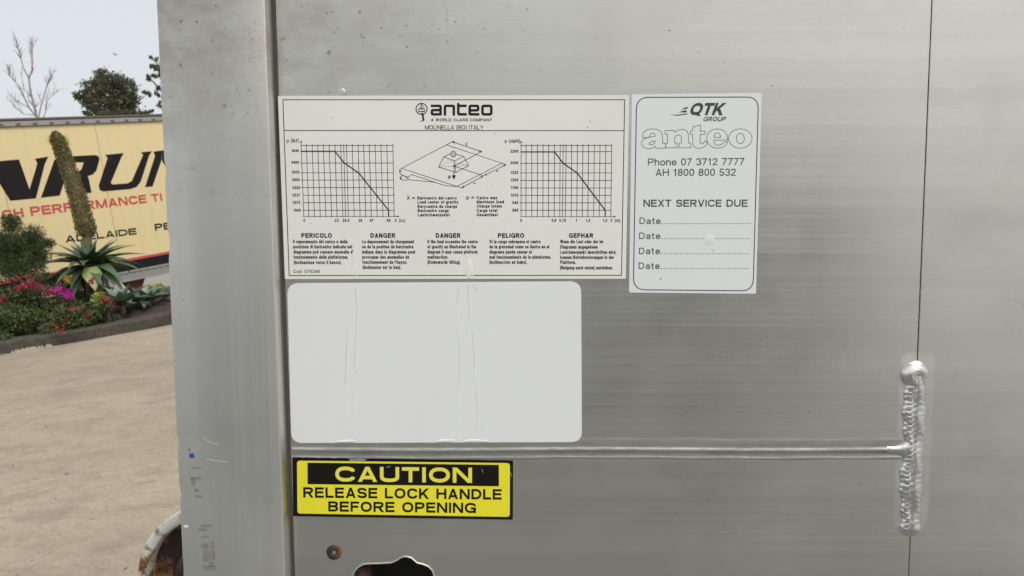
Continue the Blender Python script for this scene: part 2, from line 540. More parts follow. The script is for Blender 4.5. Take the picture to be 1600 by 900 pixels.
# ------------------------------------------------------------------ materials
WELD_Z = PLATE.at(900, 703)[1]
_s0, _s2 = PLATE.at(1457, 0), PLATE.at(1420, 900)
SDX = (_s0[0] - _s2[0]) / (_s0[1] - _s2[1])
def alu(name, base, rough, streak=1.0, dirt=1.0, weld=False, upright=False):
    t = NT(name)
    x, y, z = t.xyz()
    s1 = t.noise(9.0, (2.0, 1, .05) if upright else (0.03, 1, 3.0), 3)                # broad extrusion bands
    s2 = t.noise(60.0, (5.0, 1, .05) if upright else (0.02, 1, 5.0), 4, 0.6)           # fine drawing lines
    cl = t.noise(3.2, (1, 1, 1), 4)                     # blotchy oxide
    sp = t.noise(170.0, (1, 1, 1), 2, 0.5)              # pits
    a = tuple(c * 0.90 for c in base); b = tuple(min(1, c * 1.07) for c in base)
    c = t.mix(t.mapr(s1, .3, .7, 0, 1), a, b)
    c = t.mix(t.mapr(s2, .3, .7, 0, .11 * streak), c, tuple(v * .82 for v in base))
    c = t.mix(t.mapr(cl, .40, .70, 0, .5), c, (base[0] * .82, base[1] * .815, base[2] * .78))
    sm = t.noise(1.7, (1.2, 1, 1), 5, .62)               # cloudy wiped smears
    sd = t.noise(9.0, (1.0, 1, 1.3), 5, .6)              # handling smudges
    c = t.mix(t.mapr(sd, .52, .72, 0, .38 * dirt), c, tuple(v * .70 for v in base))
    # grime sits thicker towards the top left corner, where water runs off the frame
    gm = t.math('MULTIPLY', t.mapr(x, -.24, .06, 1, 0, True), t.mapr(z, .02, .22, 0, 1, True))
    g1 = t.math('MULTIPLY', gm, t.mapr(t.noise(26.0, (1, 1, 1.6), 7, .72), .36, .62, 0.15, .95))
    c = t.mix(t.math('MULTIPLY', g1, .8 * dirt), c, (.46, .425, .37))
    pit = t.math('MULTIPLY', t.mapr(sp, .66, .74, 0, 1), t.math('ADD', t.math('MULTIPLY', gm, .85), .10))
    c = t.mix(t.math('MULTIPLY', pit, .8 * dirt), c, (.12, .10, .085))
    r = t.mapr(s2, .25, .75, rough - .03, rough + .04)
    r = t.math('ADD', r, t.math('MULTIPLY', g1, .22))
    r = t.math('ADD', r, t.mapr(sm, .35, .65, -.05, .07))
    if weld:                                            # etched, cleaned halo round the welds
        xs = t.math('ADD', x, t.math('MULTIPLY', t.math('SUBTRACT', z, WELD_Z), -SDX))
        dx = t.math('ABSOLUTE', t.math('SUBTRACT', xs, WELD_X))
        dz = t.math('SUBTRACT', t.math('ABSOLUTE', t.math('ADD', z, .123)), .064)
        ex_ = t.math('MAXIMUM', t.math('SUBTRACT', dx, .006), 0.0); ez_ = t.math('MAXIMUM', dz, 0.0)
        dd = t.math('SQRT', t.math('ADD', t.math('MULTIPLY', ex_, ex_), t.math('MULTIPLY', ez_, ez_)))
        dd = t.math('ADD', dd, t.math('MULTIPLY', t.noise(70, (1, 1, 1), 4), .004))
        halo = t.mapr(dd, .0075, .0115, 1, 0, True)
        hz = t.math('ABSOLUTE', t.math('SUBTRACT', z, WELD_Z))
        h2 = t.math('MULTIPLY', t.mapr(hz, .0055, .0095, .4, 0, True), t.mapr(x, WELD_X - .01, WELD_X, 1, 0))
        hh = t.math('MULTIPLY', t.math('MAXIMUM', halo, h2), t.mapr(t.noise(60, (1, 1, 1), 3), .3, .65, .15, 1))
        c = t.mix(t.math('MULTIPLY', hh, .30), c, (.86, .85, .81))
        r = t.math('ADD', r, t.math('MULTIPLY', hh, .1))
    t.set(Base_Color=c, Roughness=r, Metallic=0.92)
    t.p.inputs['Anisotropic'].default_value = 0.55
    tv = t.n.new('ShaderNodeVectorTransform')
    tv.vector_type = 'VECTOR'; tv.convert_from = 'OBJECT'; tv.convert_to = 'WORLD'
    tv.inputs[0].default_value = (0, 0, 1)
    t.l.new(tv.outputs[0], t.p.inputs['Tangent'])
    t.bump(t.math('ADD', t.math('MULTIPLY', s1, 1.0), t.math('MULTIPLY', s2, .004)), .07, .0035)
    return t.m
WELD_X = PLATE.at(1428, 700)[0]
M_PLATE = alu('brushed aluminium sheet', (.71, .695, .635), .27, weld=True)
M_POST = alu('weathered aluminium extrusion', (.69, .68, .63), .39, .4, .9, upright=True)
M_WELD = NT('bright weld aluminium')
M_WELD.set(Base_Color=M_WELD.mix(M_WELD.mapr(M_WELD.noise(160), .35, .7, 0, 1), (.92, .91, .87), (.74, .72, .68)), Roughness=.34, Metallic=1.0)
M_WELD.bump(M_WELD.noise(420, detail=3), .25, .0006)
M_WELD = M_WELD.m
M_SEAM = NT('dull dressed weld')
_q = M_SEAM.noise(90, (.25, 1, 1), 5, .65)
M_SEAM.set(Base_Color=M_SEAM.mix(M_SEAM.mapr(_q, .35, .7, 0, 1), (.60, .59, .545), (.36, .35, .32)), Roughness=M_SEAM.mapr(_q, .3, .7, .40, .58), Metallic=.9)
M_SEAM.bump(_q, .3, .0008)
M_SEAM = M_SEAM.m
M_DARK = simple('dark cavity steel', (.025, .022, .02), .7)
M_GROOVE = simple('grimy joint and post shade', (.14, .125, .105), .8)
def sheet(name, col, rough=.38, grime=.12):
    t = NT(name)
    nz = t.noise(14.0, (1, 1, .6), 5, .6)
    c = t.mix(t.mapr(nz, .45, .8, 0, grime), col, (col[0] * .62, col[1] * .60, col[2] * .54))
    sp = t.noise(330.0, detail=1)
    c = t.mix(t.mapr(sp, .80, .83, 0, .5), c, (.18, .16, .14))
    t.set(Base_Color=c, Roughness=t.mapr(nz, .3, .7, rough - .06, rough + .1))
    t.bump(t.noise(28.0, (1, 1, .5), 3), .12, .0012)
    return t.m
M_CREAM = sheet('ivory vinyl sticker', (.84, .84, .765), .42)
M_WHITE = sheet('white vinyl sticker', (.83, .845, .835), .35, .10)
M_SERV = sheet('white service sticker', (.80, .82, .805), .4, .10)
M_YELL = sheet('yellow vinyl', (.90, .82, .035), .28, .08)
M_VBLACK = simple('black vinyl', (.012, .010, .009), .5, .2, 60, spec=.12)
M_INK = simple('black ink', (.016, .014, .014), .6, .1, spec=.15)
M_INKFADE = simple('faded black ink', (.045, .045, .042), .6, .15, 300, spec=.15)
M_GREYINK = simple('grey ink', (.075, .075, .075), .6, .1, spec=.15)
M_YINK = simple('yellow ink', (.88, .80, .08), .4, .04)
M_GLUE = simple('dried dirt line', (.56, .55, .52), .7, .3, 400)
M_SCUFF = simple('grey scuff', (.23, .225, .21), .7, .35, 160)
M_SCUFFL = simple('pale scuff', (.62, .61, .58), .6, .2, 160)
M_BLUE = simple('blue paint fleck', (.035, .07, .36), .5, .3, 300)
M_WFLECK = simple('white paint fleck', (.8, .8, .78), .5)
def rusty(name, paint, amt, rough=.55):
    t = NT(name)
    n1 = t.noise(38.0, detail=7, rough=.65)
    n2 = t.noise(150.0, detail=4)
    rc = t.ramp(n2, [(.3, (.05, .022, .012)), (.55, (.20, .085, .035)), (.75, (.33, .16, .07))])
    m = t.mapr(n1, amt - .05, amt + .05, 0, 1)
    t.set(Base_Color=t.mix(m, paint, rc), Roughness=t.mapr(n1, .4, .6, rough, .9))
    t.bump(n2, .35, .001)
    return t.m
M_CHIP = rusty('chipped cream paint on steel', (.78, .75, .66), .56)
M_RUST = rusty('rusty steel', (.03, .021, .017), .54)
M_GREASE = NT('greasy black steel')
M_GREASE.set(Base_Color=M_GREASE.mix(M_GREASE.noise(50), (.02, .018, .016), (.07, .06, .052)), Roughness=.35, Metallic=.5)
M_GREASE = M_GREASE.m
def trailer_paint():
    t = NT('cream trailer paint')
    st = t.noise(5.0, (1.6, 1, .12), 5, .6)
    bl = t.noise(1.3, detail=4)
    c = t.mix(t.mapr(st, .5, .8, 0, .3), (.84, .69, .37), (.60, .48, .27))
    c = t.mix(t.mapr(bl, .5, .75, 0, .15), c, (.80, .64, .36))
    t.set(Base_Color=c, Roughness=.38)
    t.bump(bl, .1, .02)
    return t.m
M_TCREAM = trailer_paint()
M_TBLACK = simple('black trailer vinyl', (.016, .013, .013), .5, .2, 4, spec=.2)
M_TRED = simple('red trailer vinyl', (.60, .09, .085), .45, .1, 4)
M_GALV = simple('dull galvanised rail', (.40, .385, .36), .5, .18, 3, metal=.5)
M_RAILD = simple('dark weathered rail', (.13, .11, .10), .6, .2, 5)
M_OXIDE = simple('oxide red chassis', (.10, .025, .02), .6, .3, 6)
M_TYRE = simple('tyre rubber', (.02, .02, .021), .8, .2, 20)
def dirtyard():
    t = NT('dusty yard surface')
    a = t.noise(.55, (.6, 1.2, 1), 6, .6)
    b = t.noise(3.5, (.8, 1.3, 1), 7, .7)
    d = t.noise(42.0, detail=4, rough=.7)
    g = t.noise(160.0, detail=2)
    c = t.ramp(a, [(.3, (.35, .29, .215)), (.5, (.45, .375, .28)), (.7, (.52, .44, .335))])
    c = t.mix(t.mapr(b, .48, .64, 0, .6), c, (.28, .232, .172))
    e = t.noise(13.0, (.8, 1.5, 1), 7, .75)
    c = t.mix(t.mapr(e, .45, .68, 0, .5), c, (.27, .225, .165))
    c = t.mix(t.mapr(d, .46, .62, 0, .42), c, (.27, .228, .18))
    mk = t.noise(5.0, (.45, 1.9, 1), 6, .7)
    c = t.mix(t.mapr(mk, .62, .69, 0, .5), c, (.17, .145, .115))
    c = t.mix(t.mapr(g, .66, .73, 0, .35), c, (.60, .54, .44))
    t.set(Base_Color=c, Roughness=.92)
    t.p.inputs['Specular IOR Level'].default_value = .25
    t.bump(t.math('ADD', b, t.math('MULTIPLY', d, .7)), .35, .012)
    return t.m
M_YARD = dirtyard()
M_ROAD = simple('pale bitumen road', (.33, .30, .26), .9, .2, 2, bump=.3)
M_APRON = simple('grey of added apron', (.135, .137, .132), .9, .18, 1.5, bump=.2)
M_SLAB = simple('pale tone of added slab', (.37, .375, .36), .9, .12, 1.5, bump=.2)
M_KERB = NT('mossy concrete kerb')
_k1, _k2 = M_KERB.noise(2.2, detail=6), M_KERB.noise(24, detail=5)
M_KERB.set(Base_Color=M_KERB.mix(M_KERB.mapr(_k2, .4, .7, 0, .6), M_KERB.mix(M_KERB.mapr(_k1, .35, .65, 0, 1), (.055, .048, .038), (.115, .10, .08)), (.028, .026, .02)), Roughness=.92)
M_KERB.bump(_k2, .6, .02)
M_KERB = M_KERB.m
M_SOIL = simple('garden soil', (.055, .042, .03), .95, .4, 12, bump=.6)
M_ROCK = simple('garden rock', (.14, .13, .12), .9, .35, 9, bump=.5)
M_SPILL = simple('pale cement crumbs', (.42, .40, .33), .9, .25, 30)
def leafmat(name, dark, light, rough=.5, trans=.25):
    t = NT(name)
    gi = t.n.new('ShaderNodeNewGeometry')
    c = t.mix(gi.outputs['Random Per Island'], dark, light)
    t.set(Base_Color=c, Roughness=rough)
    tr = t.n.new('ShaderNodeBsdfTranslucent')
    t.l.new(c, tr.inputs['Color'])
    ms = t.n.new('ShaderNodeMixShader')
    ms.inputs[0].default_value = trans
    t.l.new(t.p.outputs[0], ms.inputs[1]); t.l.new(tr.outputs[0], ms.inputs[2])
    t.l.new(ms.outputs[0], t.n['Material Output'].inputs['Surface'])
    return t.m
def bladem(name, dark, light, edge=None):
    t = NT(name)
    oi = t.n.new('ShaderNodeObjectInfo')
    nz = t.noise(9, (1, 1, 1), 4)
    c = t.mix(oi.outputs['Random'], dark, light)
    c = t.mix(t.mapr(nz, .4, .75, 0, .4), c, tuple(v * .6 for v in dark))
    t.set(Base_Color=c, Roughness=.42)
    return t.m
M_AGAVE = bladem('agave leaf', (.05, .09, .042), (.12, .18, .085))
M_AGAVEF = bladem('pale agave leaf', (.24, .32, .085), (.28, .36, .11))
M_AGDEAD = bladem('dead agave leaf', (.13, .09, .045), (.20, .15, .08))
M_ATTEN = bladem('soft agave leaf', (.12, .19, .125), (.19, .28, .17))
M_BUD = leafmat('flower spike buds', (.13, .115, .04), (.30, .26, .10), .7)
M_BUDY = leafmat('yellow open florets', (.55, .50, .08), (.72, .66, .16), .7)
M_LEAFD = leafmat('dark shrub leaf', (.03, .05, .016), (.10, .13, .045))
M_LEAFM = leafmat('garden shrub leaf', (.035, .06, .02), (.15, .185, .06))
M_LEAFY = leafmat('yellow green succulent leaf', (.30, .34, .06), (.55, .58, .16))
M_RED = leafmat('red flower', (.22, .025, .018), (.42, .05, .04), .6)
M_PINK = leafmat('crimson flower', (.30, .015, .05), (.52, .05, .12), .6)
M_MAG = leafmat('magenta bract', (.38, .008, .22), (.66, .03, .42), .6)
M_YFLOW = leafmat('yellow flower', (.65, .45, .08), (.75, .55, .15), .6)
M_EUC = leafmat('eucalypt leaf', (.065, .068, .036), (.165, .165, .085), .5, .35)
M_BARK = simple('grey bark', (.16, .14, .125), .9, .3, 6, bump=.4)
M_TWIG = simple('bare grey twig', (.34, .29, .28), .9, .2, 4)
M_STEM = simple('brown stem', (.09, .065, .04), .9, .3, 20)
M_CONT = simple('dark grey of added container', (.055, .06, .065), .55, .2, 2)
M_BIRD = simple('dark feathers', (.05, .05, .05), .8)

# ------------------------------------------------------------------ the setting: yard, kerb, bed, lower road
K0, K1, K2 = ground_at(20, 551), ground_at(140, 531), ground_at(264, 508)
kd = (K2 - K1).normalized()                 # along the kerb, to the right
kn = Vector((-kd.y, kd.x, 0))               # behind the kerb
kd0 = (K1 - K0).normalized()
KL = K0 - kd0 * .5
kerb_line = [KL + Vector((-5.0, -4.2, 0)), KL + Vector((-2.0, -1.9, 0)), KL + Vector((-.7, -.62, 0)), KL, K0, K1, K2, K2 + kd * 3, K2 + kd * 9]
def wavy(pts, step=.12):
    out = []
    for a, b in zip(pts[:-1], pts[1:]):
        n = max(1, int((b - a).length / step))
        out += [a.lerp(b, i / n) for i in range(n)]
    return out + [pts[-1]]
kl = wavy(kerb_line)
def knorm(i):
    d = (kl[min(i + 3, len(kl) - 1)] - kl[max(i - 3, 0)]).normalized()
    return Vector((-d.y, d.x, 0))
mb = MB()
NX = 90
xs = [-60 + 120 * i / NX for i in range(NX + 1)]
# yard: one sheet in front of the kerb line, reaching far behind the camera and to the sides
front = [p + knorm(i) * .05 for i, p in enumerate(kl)]
left_far, right_far = Vector((-60, front[0].y - 1.0, 0)), Vector((60, front[-1].y + 30, 0))
edge = [left_far] + front + [right_far]
rows = []
for k in range(0, 41):
    s = (k / 40) ** 2.2
    rows.append([Vector((p.x, p.y * (1 - s) + (-70) * s, 0)) for p in edge])
mb.grid(rows[::-1])
yard = mb.build('yard_ground', M_YARD)
tag(yard, 'dusty beige yard surface in front of the garden kerb', kind='structure')
mb = MB()
mb.grid([[Vector((x, y, .006)) for x in (-26, -12, -4, 0, 1, 2.3)] for y in (-40, -20, -10, -4, -1, 1.1)])  # unseen grey ground, added so the lower plate reflects darker and neutral
tag(mb.build('added_dark_apron', M_APRON), 'added unseen grey ground that darkens the reflection in the platform', kind='structure')
mb = MB()
mb.grid([[Vector((x, y, .006)) for x in (2.3, 6, 12, 20, 40)] for y in (-40, -20, -10, -4, -1, 1.1)])  # unseen pale ground, added so the plate's right side reflects brighter
tag(mb.build('added_pale_slab', M_SLAB), 'added unseen pale ground that brightens the right of the reflection', kind='structure')
mb = MB()
mb.grid([[Vector((x, y, LOW)) for x in (-900, -200, -60, -30, 0, 60, 200, 900)] for y in (-900, -200, 0, 9, 12, 20, 30, 60, 200, 900)])
tag(mb.build('lower_road', M_ROAD), 'pale road lying lower behind the garden bed', kind='structure')
prof = [(.0, -.10), (.0, .105), (.018, .125), (.15, .13), (.165, .11), (.165, -.1)]
mb = MB()
rows = []
for i, p in enumerate(kl):
    nn = knorm(i)
    w = .012 * math.sin(i * .9) + .010 * math.sin(i * .37 + 1)
    rows.append([p + nn * (a + (w if 0 < j < 5 else 0)) + Vector((0, 0, b + (.008 * math.sin(i * .53 + j) if j in (2, 3) else 0))) for j, (a, b) in enumerate(prof)])
mb.grid(rows)
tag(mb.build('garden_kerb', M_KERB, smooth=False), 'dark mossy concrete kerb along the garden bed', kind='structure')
mb = MB()
rows = []
for i, p in enumerate(kl):
    nn = knorm(i)
    rows.append([p + nn * a + Vector((0, 0, b + .03 * math.sin(i * .7 + a * 5))) for a, b in ((.14, .08), (.5, .12), (1.0, .16), (1.6, .14), (2.1, .0), (2.5, -.5), (2.9, -1.25))])
mb.grid(rows)
tag(mb.build('garden_bed_soil', M_SOIL, smooth=True), 'dark soil of the raised garden bed', kind='structure')
# crumbs of cement spilled along the kerb foot
mb = MB()
a, b = ground_at(22, 548.5, .02), ground_at(84, 537, .02)
for i in range(70):
    c = a.lerp(b, i / 69 + random.uniform(-.01, .01)) + Vector((random.uniform(-.02, .02), random.uniform(-.02, .02), 0)) 
    r = random.uniform(.008, .02)
    k = len(mb.v)
    mb.v += [tuple(c + Vector((math.cos(q) * r * random.uniform(.7, 1.3), math.sin(q) * r, -.02))) for q in (0, 1.2, 2.5, 3.8, 5.1)] + [tuple(c + Vector((0, 0, r * .9)))]
    for j in range(5):
        mb.f.append((k + j, k + (j + 1) % 5, k + 5)); mb.mi.append(0)
tag(mb.build('cement_crumbs', M_SPILL), 'pale crumbs of spilled cement along the kerb foot', 'cement', kind='stuff')
# pebbles on the yard
mb = MB()
for i in range(420):
    if i < 60:
        c = ground_at(random.uniform(4, 300), random.uniform(560, 990))
    else:
        c = ground_at(random.uniform(-60, 330), 560 + 440 * random.random() ** .8)
    c.z = .001
    r = random.uniform(.002, .006) if i > 8 else random.uniform(.008, .014)
    k = len(mb.v)
    ph = random.random() * 6
    mb.v += [tuple(c + Vector((math.cos(q + ph) * r * random.uniform(.8, 1.5), math.sin(q + ph) * r, -.002))) for q in (0, 1.2, 2.5, 3.8, 5.1)] + [tuple(c + Vector((r * .2, 0, r * .6)))]
    for j in range(5):
        mb.f.append((k + j, k + (j + 1) % 5, k + 5)); mb.mi.append(0 if random.random() < .6 else 1)
tag(mb.build('yard_pebbles', [M_ROCK, M_SPILL]), 'small pebbles strewn over the dusty yard', 'pebbles', kind='stuff')

# ------------------------------------------------------------------ the tail lift platform (the metal face close to the camera)
lift = empty('tail_lift_platform', PLATE.m, 'raised brushed aluminium tail lift platform carrying all the stickers', 'tail lift')
pa = PLATE.at
POST_Y = -0.018
XL = pa(452, 450)[0]                      # left edge of the sheets, beside the post
seam = [pa(1457, 0), pa(1438, 450), pa(1420, 900)]
sdx = (seam[0][0] - seam[2][0]) / (seam[0][1] - seam[2][1])
def seam_x(z): return seam[1][0] + (z - seam[1][1]) * sdx
ZT, ZB = .62, -.60
XR = 1.35
GAP = .0003
TH = .028
def post_right(z):                        # the post leans very slightly against the sheets
    a, b = PLATE.at(414, 0, POST_Y), PLATE.at(446, 900, POST_Y)
    return a[0] + (z - a[1]) * (b[0] - a[0]) / (b[1] - a[1])
def post_left(z):
    a, b = PLATE.at(243, 0, POST_Y), PLATE.at(285, 900, POST_Y)
    return a[0] + (z - a[1]) * (b[0] - a[0]) / (b[1] - a[1])
def strip(fx0, fx1, z0, z1, nz=14):
    """sheet outline between two sloping sides"""
    zz = [z0 + (z1 - z0) * i / nz for i in range(nz + 1)]
    return [(fx0(z), z) for z in reversed(zz)] + [(fx1(z), z) for z in zz]
inner = lambda z: post_right(z) + .0026
mb = MB(); mb.prism(strip(inner, lambda z: seam_x(z) - GAP, WELD_Z, ZT), 0, TH)
mb.build('upper_sheet', M_PLATE, lift, bevel=.0006)
mb = MB(); mb.prism(strip(lambda z: seam_x(z) + GAP, lambda z: XR, ZB, ZT), 0, TH)
mb.build('side_sheet', M_PLATE, lift, bevel=.0006)
# lower sheet with the handle slot cut through it
slot_px = [(525, 520), (545, 470), (590, 415), (650, 382), (700, 376), (800, 375), (900, 375), (955, 374), (1010, 350), (1060, 312), (1110, 300), (1170, 313), (1235, 368), (1290, 378), (1360, 402), (1410, 452), (1430, 520)]
slot_px = [(480 + a / 7.273, 830 + b / 7.273) for a, b in slot_px]
slot = [pa(*p) for p in slot_px]
zc = slot[0][1]
slot = slot + [(slot[-1][0] + .001, zc - .012), (slot[-1][0] - .006, zc - .022), (slot[-1][0] - .02, zc - .026), (slot[0][0] + .02, zc - .026), (slot[0][0] + .006, zc - .022), (slot[0][0] - .001, zc - .012)]
outer = strip(inner, lambda z: seam_x(z) - GAP, ZB, WELD_Z - .0004)
bm = bmesh.new()
def loop(pts, y):
    vs = [bm.verts.new((x, y, z)) for x, z in pts]
    return vs, [bm.edges.new((vs[i], vs[(i + 1) % len(vs)])) for i in range(len(vs))]
cxs = sum(p[0] for p in slot) / len(slot); czs = sum(p[1] for p in slot) / len(slot)
def grow(pts, d):
    return [(x + (x - cxs) / math.hypot(x - cxs, z - czs) * d, z + (z - czs) / math.hypot(x - cxs, z - czs) * d) for x, z in pts]
vo, eo = loop(outer, 0)
vi, ei = loop(grow(slot, .0013), 0)
bmesh.ops.triangle_fill(bm, edges=eo + ei, use_beauty=True)
v2 = [bm.verts.new((x, .0011, z)) for x, z in slot]
v3 = [bm.verts.new((x, .006, z)) for x, z in slot]
vb = [bm.verts.new((x, TH, z)) for x, z in outer]
for A_, B_ in ((vi, v2), (v2, v3), (vo, vb)):
    for i in range(len(A_)):
        j = (i + 1) % len(A_)
        bm.faces.new((A_[i], A_[j], B_[j], B_[i]))
bmesh.ops.recalc_face_normals(bm, faces=bm.faces)
if sum(f.normal.y for f in bm.faces if abs(f.normal.y) > .9 and f.calc_center_median().y < .0005) > 0:
    bmesh.ops.reverse_faces(bm, faces=bm.faces)
me = bpy.data.meshes.new('lower_sheet'); bm.to_mesh(me); bm.free()
me.materials.append(M_PLATE)
low_sheet = bpy.data.objects.new('lower_sheet', me); COL.objects.link(low_sheet); low_sheet.parent = lift
mb = MB()
_rim = [(x, -.0002, z) for x, z in grow(slot, .0012)]
mb.tube(_rim + [_rim[0]], .0007, 6, cap=False)
mb.build('slot_rim', M_POST, lift, smooth=True)
# what shows inside the slot: a dark pocket and the rusty lock bar
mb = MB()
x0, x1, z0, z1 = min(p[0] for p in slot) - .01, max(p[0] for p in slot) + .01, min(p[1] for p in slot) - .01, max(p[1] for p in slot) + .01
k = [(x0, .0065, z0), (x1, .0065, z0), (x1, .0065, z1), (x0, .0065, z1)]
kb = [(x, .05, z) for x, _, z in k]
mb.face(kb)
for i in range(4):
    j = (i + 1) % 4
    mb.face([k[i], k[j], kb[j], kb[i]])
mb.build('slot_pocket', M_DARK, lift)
mb = MB()
cx, cz = PLATE.at(562, 897, .02)
rows = []
for r, y in ((.0, .008), (.008, .0085), (.0115, .0105), (.0125, .015), (.0125, .045)):
    rows.append([(cx + math.cos(q) * r, y, cz + math.sin(q) * r) for q in [2 * math.pi * i / 20 for i in range(20)]])
mb.grid(rows[::-1], closed=True)
mb.build('lock_bar', M_RUST, lift, smooth=True)
# seam backing and inner rails behind the sheets
mb = MB(); mb.box(seam_x(0) - .05, seam_x(0) + .05, TH + .001, TH + .02, ZB, ZT)
mb.build('seam_backing', M_GROOVE, lift)
# post: extruded frame member standing proud of the sheets, its edges nicked
def post_outline(z, i):
    l, r = post_left(z), post_right(z)
    nick = 0.0
    if random.random() < .10:
        nick = random.uniform(.0004, .0013)
    return l + nick, r
rows = []
NZ = 150
for i in range(NZ + 1):
    z = ZB - .01 + (ZT - ZB + .03) * i / NZ
    l, r = post_outline(z, i)
    e = .0022
    rows.append([(l, .05, z), (l, POST_Y + e, z), (l + e * .3, POST_Y + e * .3, z), (l + e, POST_Y, z),
                 ((l * 2 + r) / 3, POST_Y - .00015, z), ((l + 2 * r) / 3, POST_Y - .00015, z),
                 (r - .0012, POST_Y, z), (r - .0005, POST_Y + .0003, z), (r - .0001, POST_Y + .0009, z), (r, POST_Y + .0018, z), (r, .012, z), (r, .05, z)])
mb = MB(); mb.grid(rows)
post = mb.build('side_frame', M_POST, lift, smooth=True)
me = post.data
try:
    me.set_sharp_from_angle(angle=rad(38))
except Exception:
    pass
mb = MB(); mb.prism(strip(lambda z: post_right(z) + .0002, lambda z: post_right(z) + .0024, ZB, ZT), .003, .02)  # dark strip in the gap stands for the post's shadow on the sheets
mb.build('post_shade_strip', M_GROOVE, lift)
# marks on the post
PP = Plane(PLATE.o + PLATE.y * POST_Y, PLATE.x, PLATE.z)
for (u0, v0, u1, v1) in ((297, 746, 313, 748.5), (299, 747, 304, 757), (303, 764, 309, 768), (305, 774, 314, 777), (310, 826, 322, 829), (313, 820, 330, 823), (314, 838, 326, 840), (314, 850, 325, 857), (327, 846, 334, 856), (317, 860, 328, 876), (330, 858, 335, 874), (318, 884, 338, 890), (326, 878, 334, 885), (294, 700, 296, 705), (300, 730, 312, 732)):
    pr = Print(PP, POST_Y - .00032)
    for s in range(2):
        du = random.uniform(-.8, .8)
        pr.fill([(u0 + du, v0 + s * .7), (u1 + du * .4, v0 - .6), (u1 + .8 * s, v1), (u0 + 1, v1 + .6)])
    pr.build('scuff_mark', M_SCUFF, lift)
pr = Print(PP, POST_Y - .00025); pr.fill([(295.5, 709), (303, 708), (303.6, 715.6), (296.5, 716)])
pr.build('blue_paint_fleck', M_BLUE, lift)['label'] = 'blue paint fleck on the post'
pr = Print(PP, POST_Y - .00030); pr.fill([(287, 820.5), (294, 820), (295, 823.5), (288, 824)])
pr.build('white_paint_fleck', M_WFLECK, lift)
pr = Print(PP, POST_Y - .00030)
for L_ in ([(318, 683), (326, 690), (342, 694)], [(322, 716), (334, 719), (356, 722)], [(262, 128), (283, 88), (306, 58), (314, 26)], [(383, 20), (384, 40), (386, 92), (387, 118)]):
    pr = Print(PP, POST_Y - .0003); pr.line(L_, .9)
    pr.build('hairline_scratch', M_SCUFFL, lift)
pr = Print(PP, POST_Y - .00028)
for _ in range(34):
    u, v = (random.gauss(394, 7), random.uniform(15, 200))
    if _ > 26: u, v = random.uniform(262, 420), random.uniform(0, 880)
    pr.fill([(u, v), (u + random.uniform(.6, 1.6), v + .4), (u + 1, v + random.uniform(1, 3)), (u - .2, v + 1.2)])
pr.build('dirt_speck', M_SCUFF, lift)['kind'] = 'stuff'

# the long weld across the sheets
def ridge_profile(x):
    j = lambda a, s: a * math.sin(x * s + a * 9000)
    return [(.0098, -.0001), (.0084, -.00022), (.0072, -.00026), (.0050, -.0002), (.0032, -.0002), (.0022, -.00012), (.0014, -.0004 + j(.00006, 310)), (.0004, -.00078 + j(.00008, 420)),
            (-.0007, -.0008 + j(.00007, 260)), (-.0016, -.0004), (-.0026, -.0001), (-.0044, -.00008), (-.0054, -.00014), (-.0061, -.0004 + j(.00006, 500)), (-.0070, -.00035), (-.0077, -.0001)]
rows = []
xa, xb = inner(WELD_Z) + .0006, WELD_X - .010
for i in range(241):
    x = xa + (xb - xa) * i / 240
    g = 1 + max(0, (i - 226) / 14) * 1.1
    rows.append([(x, y * g, WELD_Z + dz * (1 + .035 * math.sin(x * 90 + dz * 800)) + .0004 * math.sin(x * 23)) for dz, y in ridge_profile(x)])
mb = MB(); mb.grid(rows)
mb.build('weld_seam', M_SEAM, lift, smooth=True)
# vertical double-run weld bead
def ripples(lo, hi, a, b):
    q = [-.32]
    while q[-1] < .12: q.append(q[-1] + random.uniform(a, b))
    return np.array(q)
random.seed(5)
RIP_L, RIP_R = ripples(0, 0, .0028, .0052), ripples(0, 0, .0034, .0060)
def bead(z0, z1, name):
    rows = []
    N, Mx = 420, 30
    for i in range(N + 1):
        f = i / N
        z = z0 + (z1 - z0) * f
        xc = seam_x(z) - .001 + .0005 * math.sin(z * 90) + .0002 * math.sin(z * 410 + 2)
        hw = .0079 + .0009 * math.sin(z * 120 + 1) + .0006 * math.sin(z * 390 + 2) + .00025 * math.sin(z * 1500)
        d = min(f, 1 - f) * abs(z1 - z0)
        cap = min(1.0, d / .0085)
        hw *= math.sqrt(max(0.0, 1 - (1 - cap) ** 2)) * .96 + .04
        row = []
        for j in range(Mx + 1):
            s = -1 + 2 * j / Mx
            env = max(0, 1 - abs(s) ** 3.0) ** .5
            left = s < -.08
            lobes = (.82 if left else 1.0) - .22 * math.exp(-((s + .08) / .11) ** 2)
            sc_, ce_ = (.46, -.54) if left else (.54, .46)
            zz = z - .0030 * (1 - ((s - ce_) / sc_) ** 2) * (-1 if left else 1)
            tab = RIP_L if left else RIP_R
            k_ = max(0, min(len(tab) - 2, int(np.searchsorted(tab, zz)) - 1))
            fr = min(1.0, max(0.0, (zz - tab[k_]) / (tab[k_ + 1] - tab[k_])))
            fr = fr * fr * (3 - 2 * fr) if fr > .8 else fr
            rip = (.00042 if left else .00020) * (fr ** 1.3) * min(1, f / .1) * (.55 + .45 * math.sin(k_ * 2.7) ** 2)
            hgt = (.0038 * lobes + rip) * env * min(1, cap * 1.4)
            hgt += .0007 * env * math.sin(z * 150 + 2 * s) * math.sin(z * 67 + .5) * min(1, cap)
            row.append((xc + s * hw, -hgt - .0001, z))
        rows.append(row)
    mb = MB(); mb.grid(rows)
    return mb.build(name, M_WELD, lift, smooth=True)
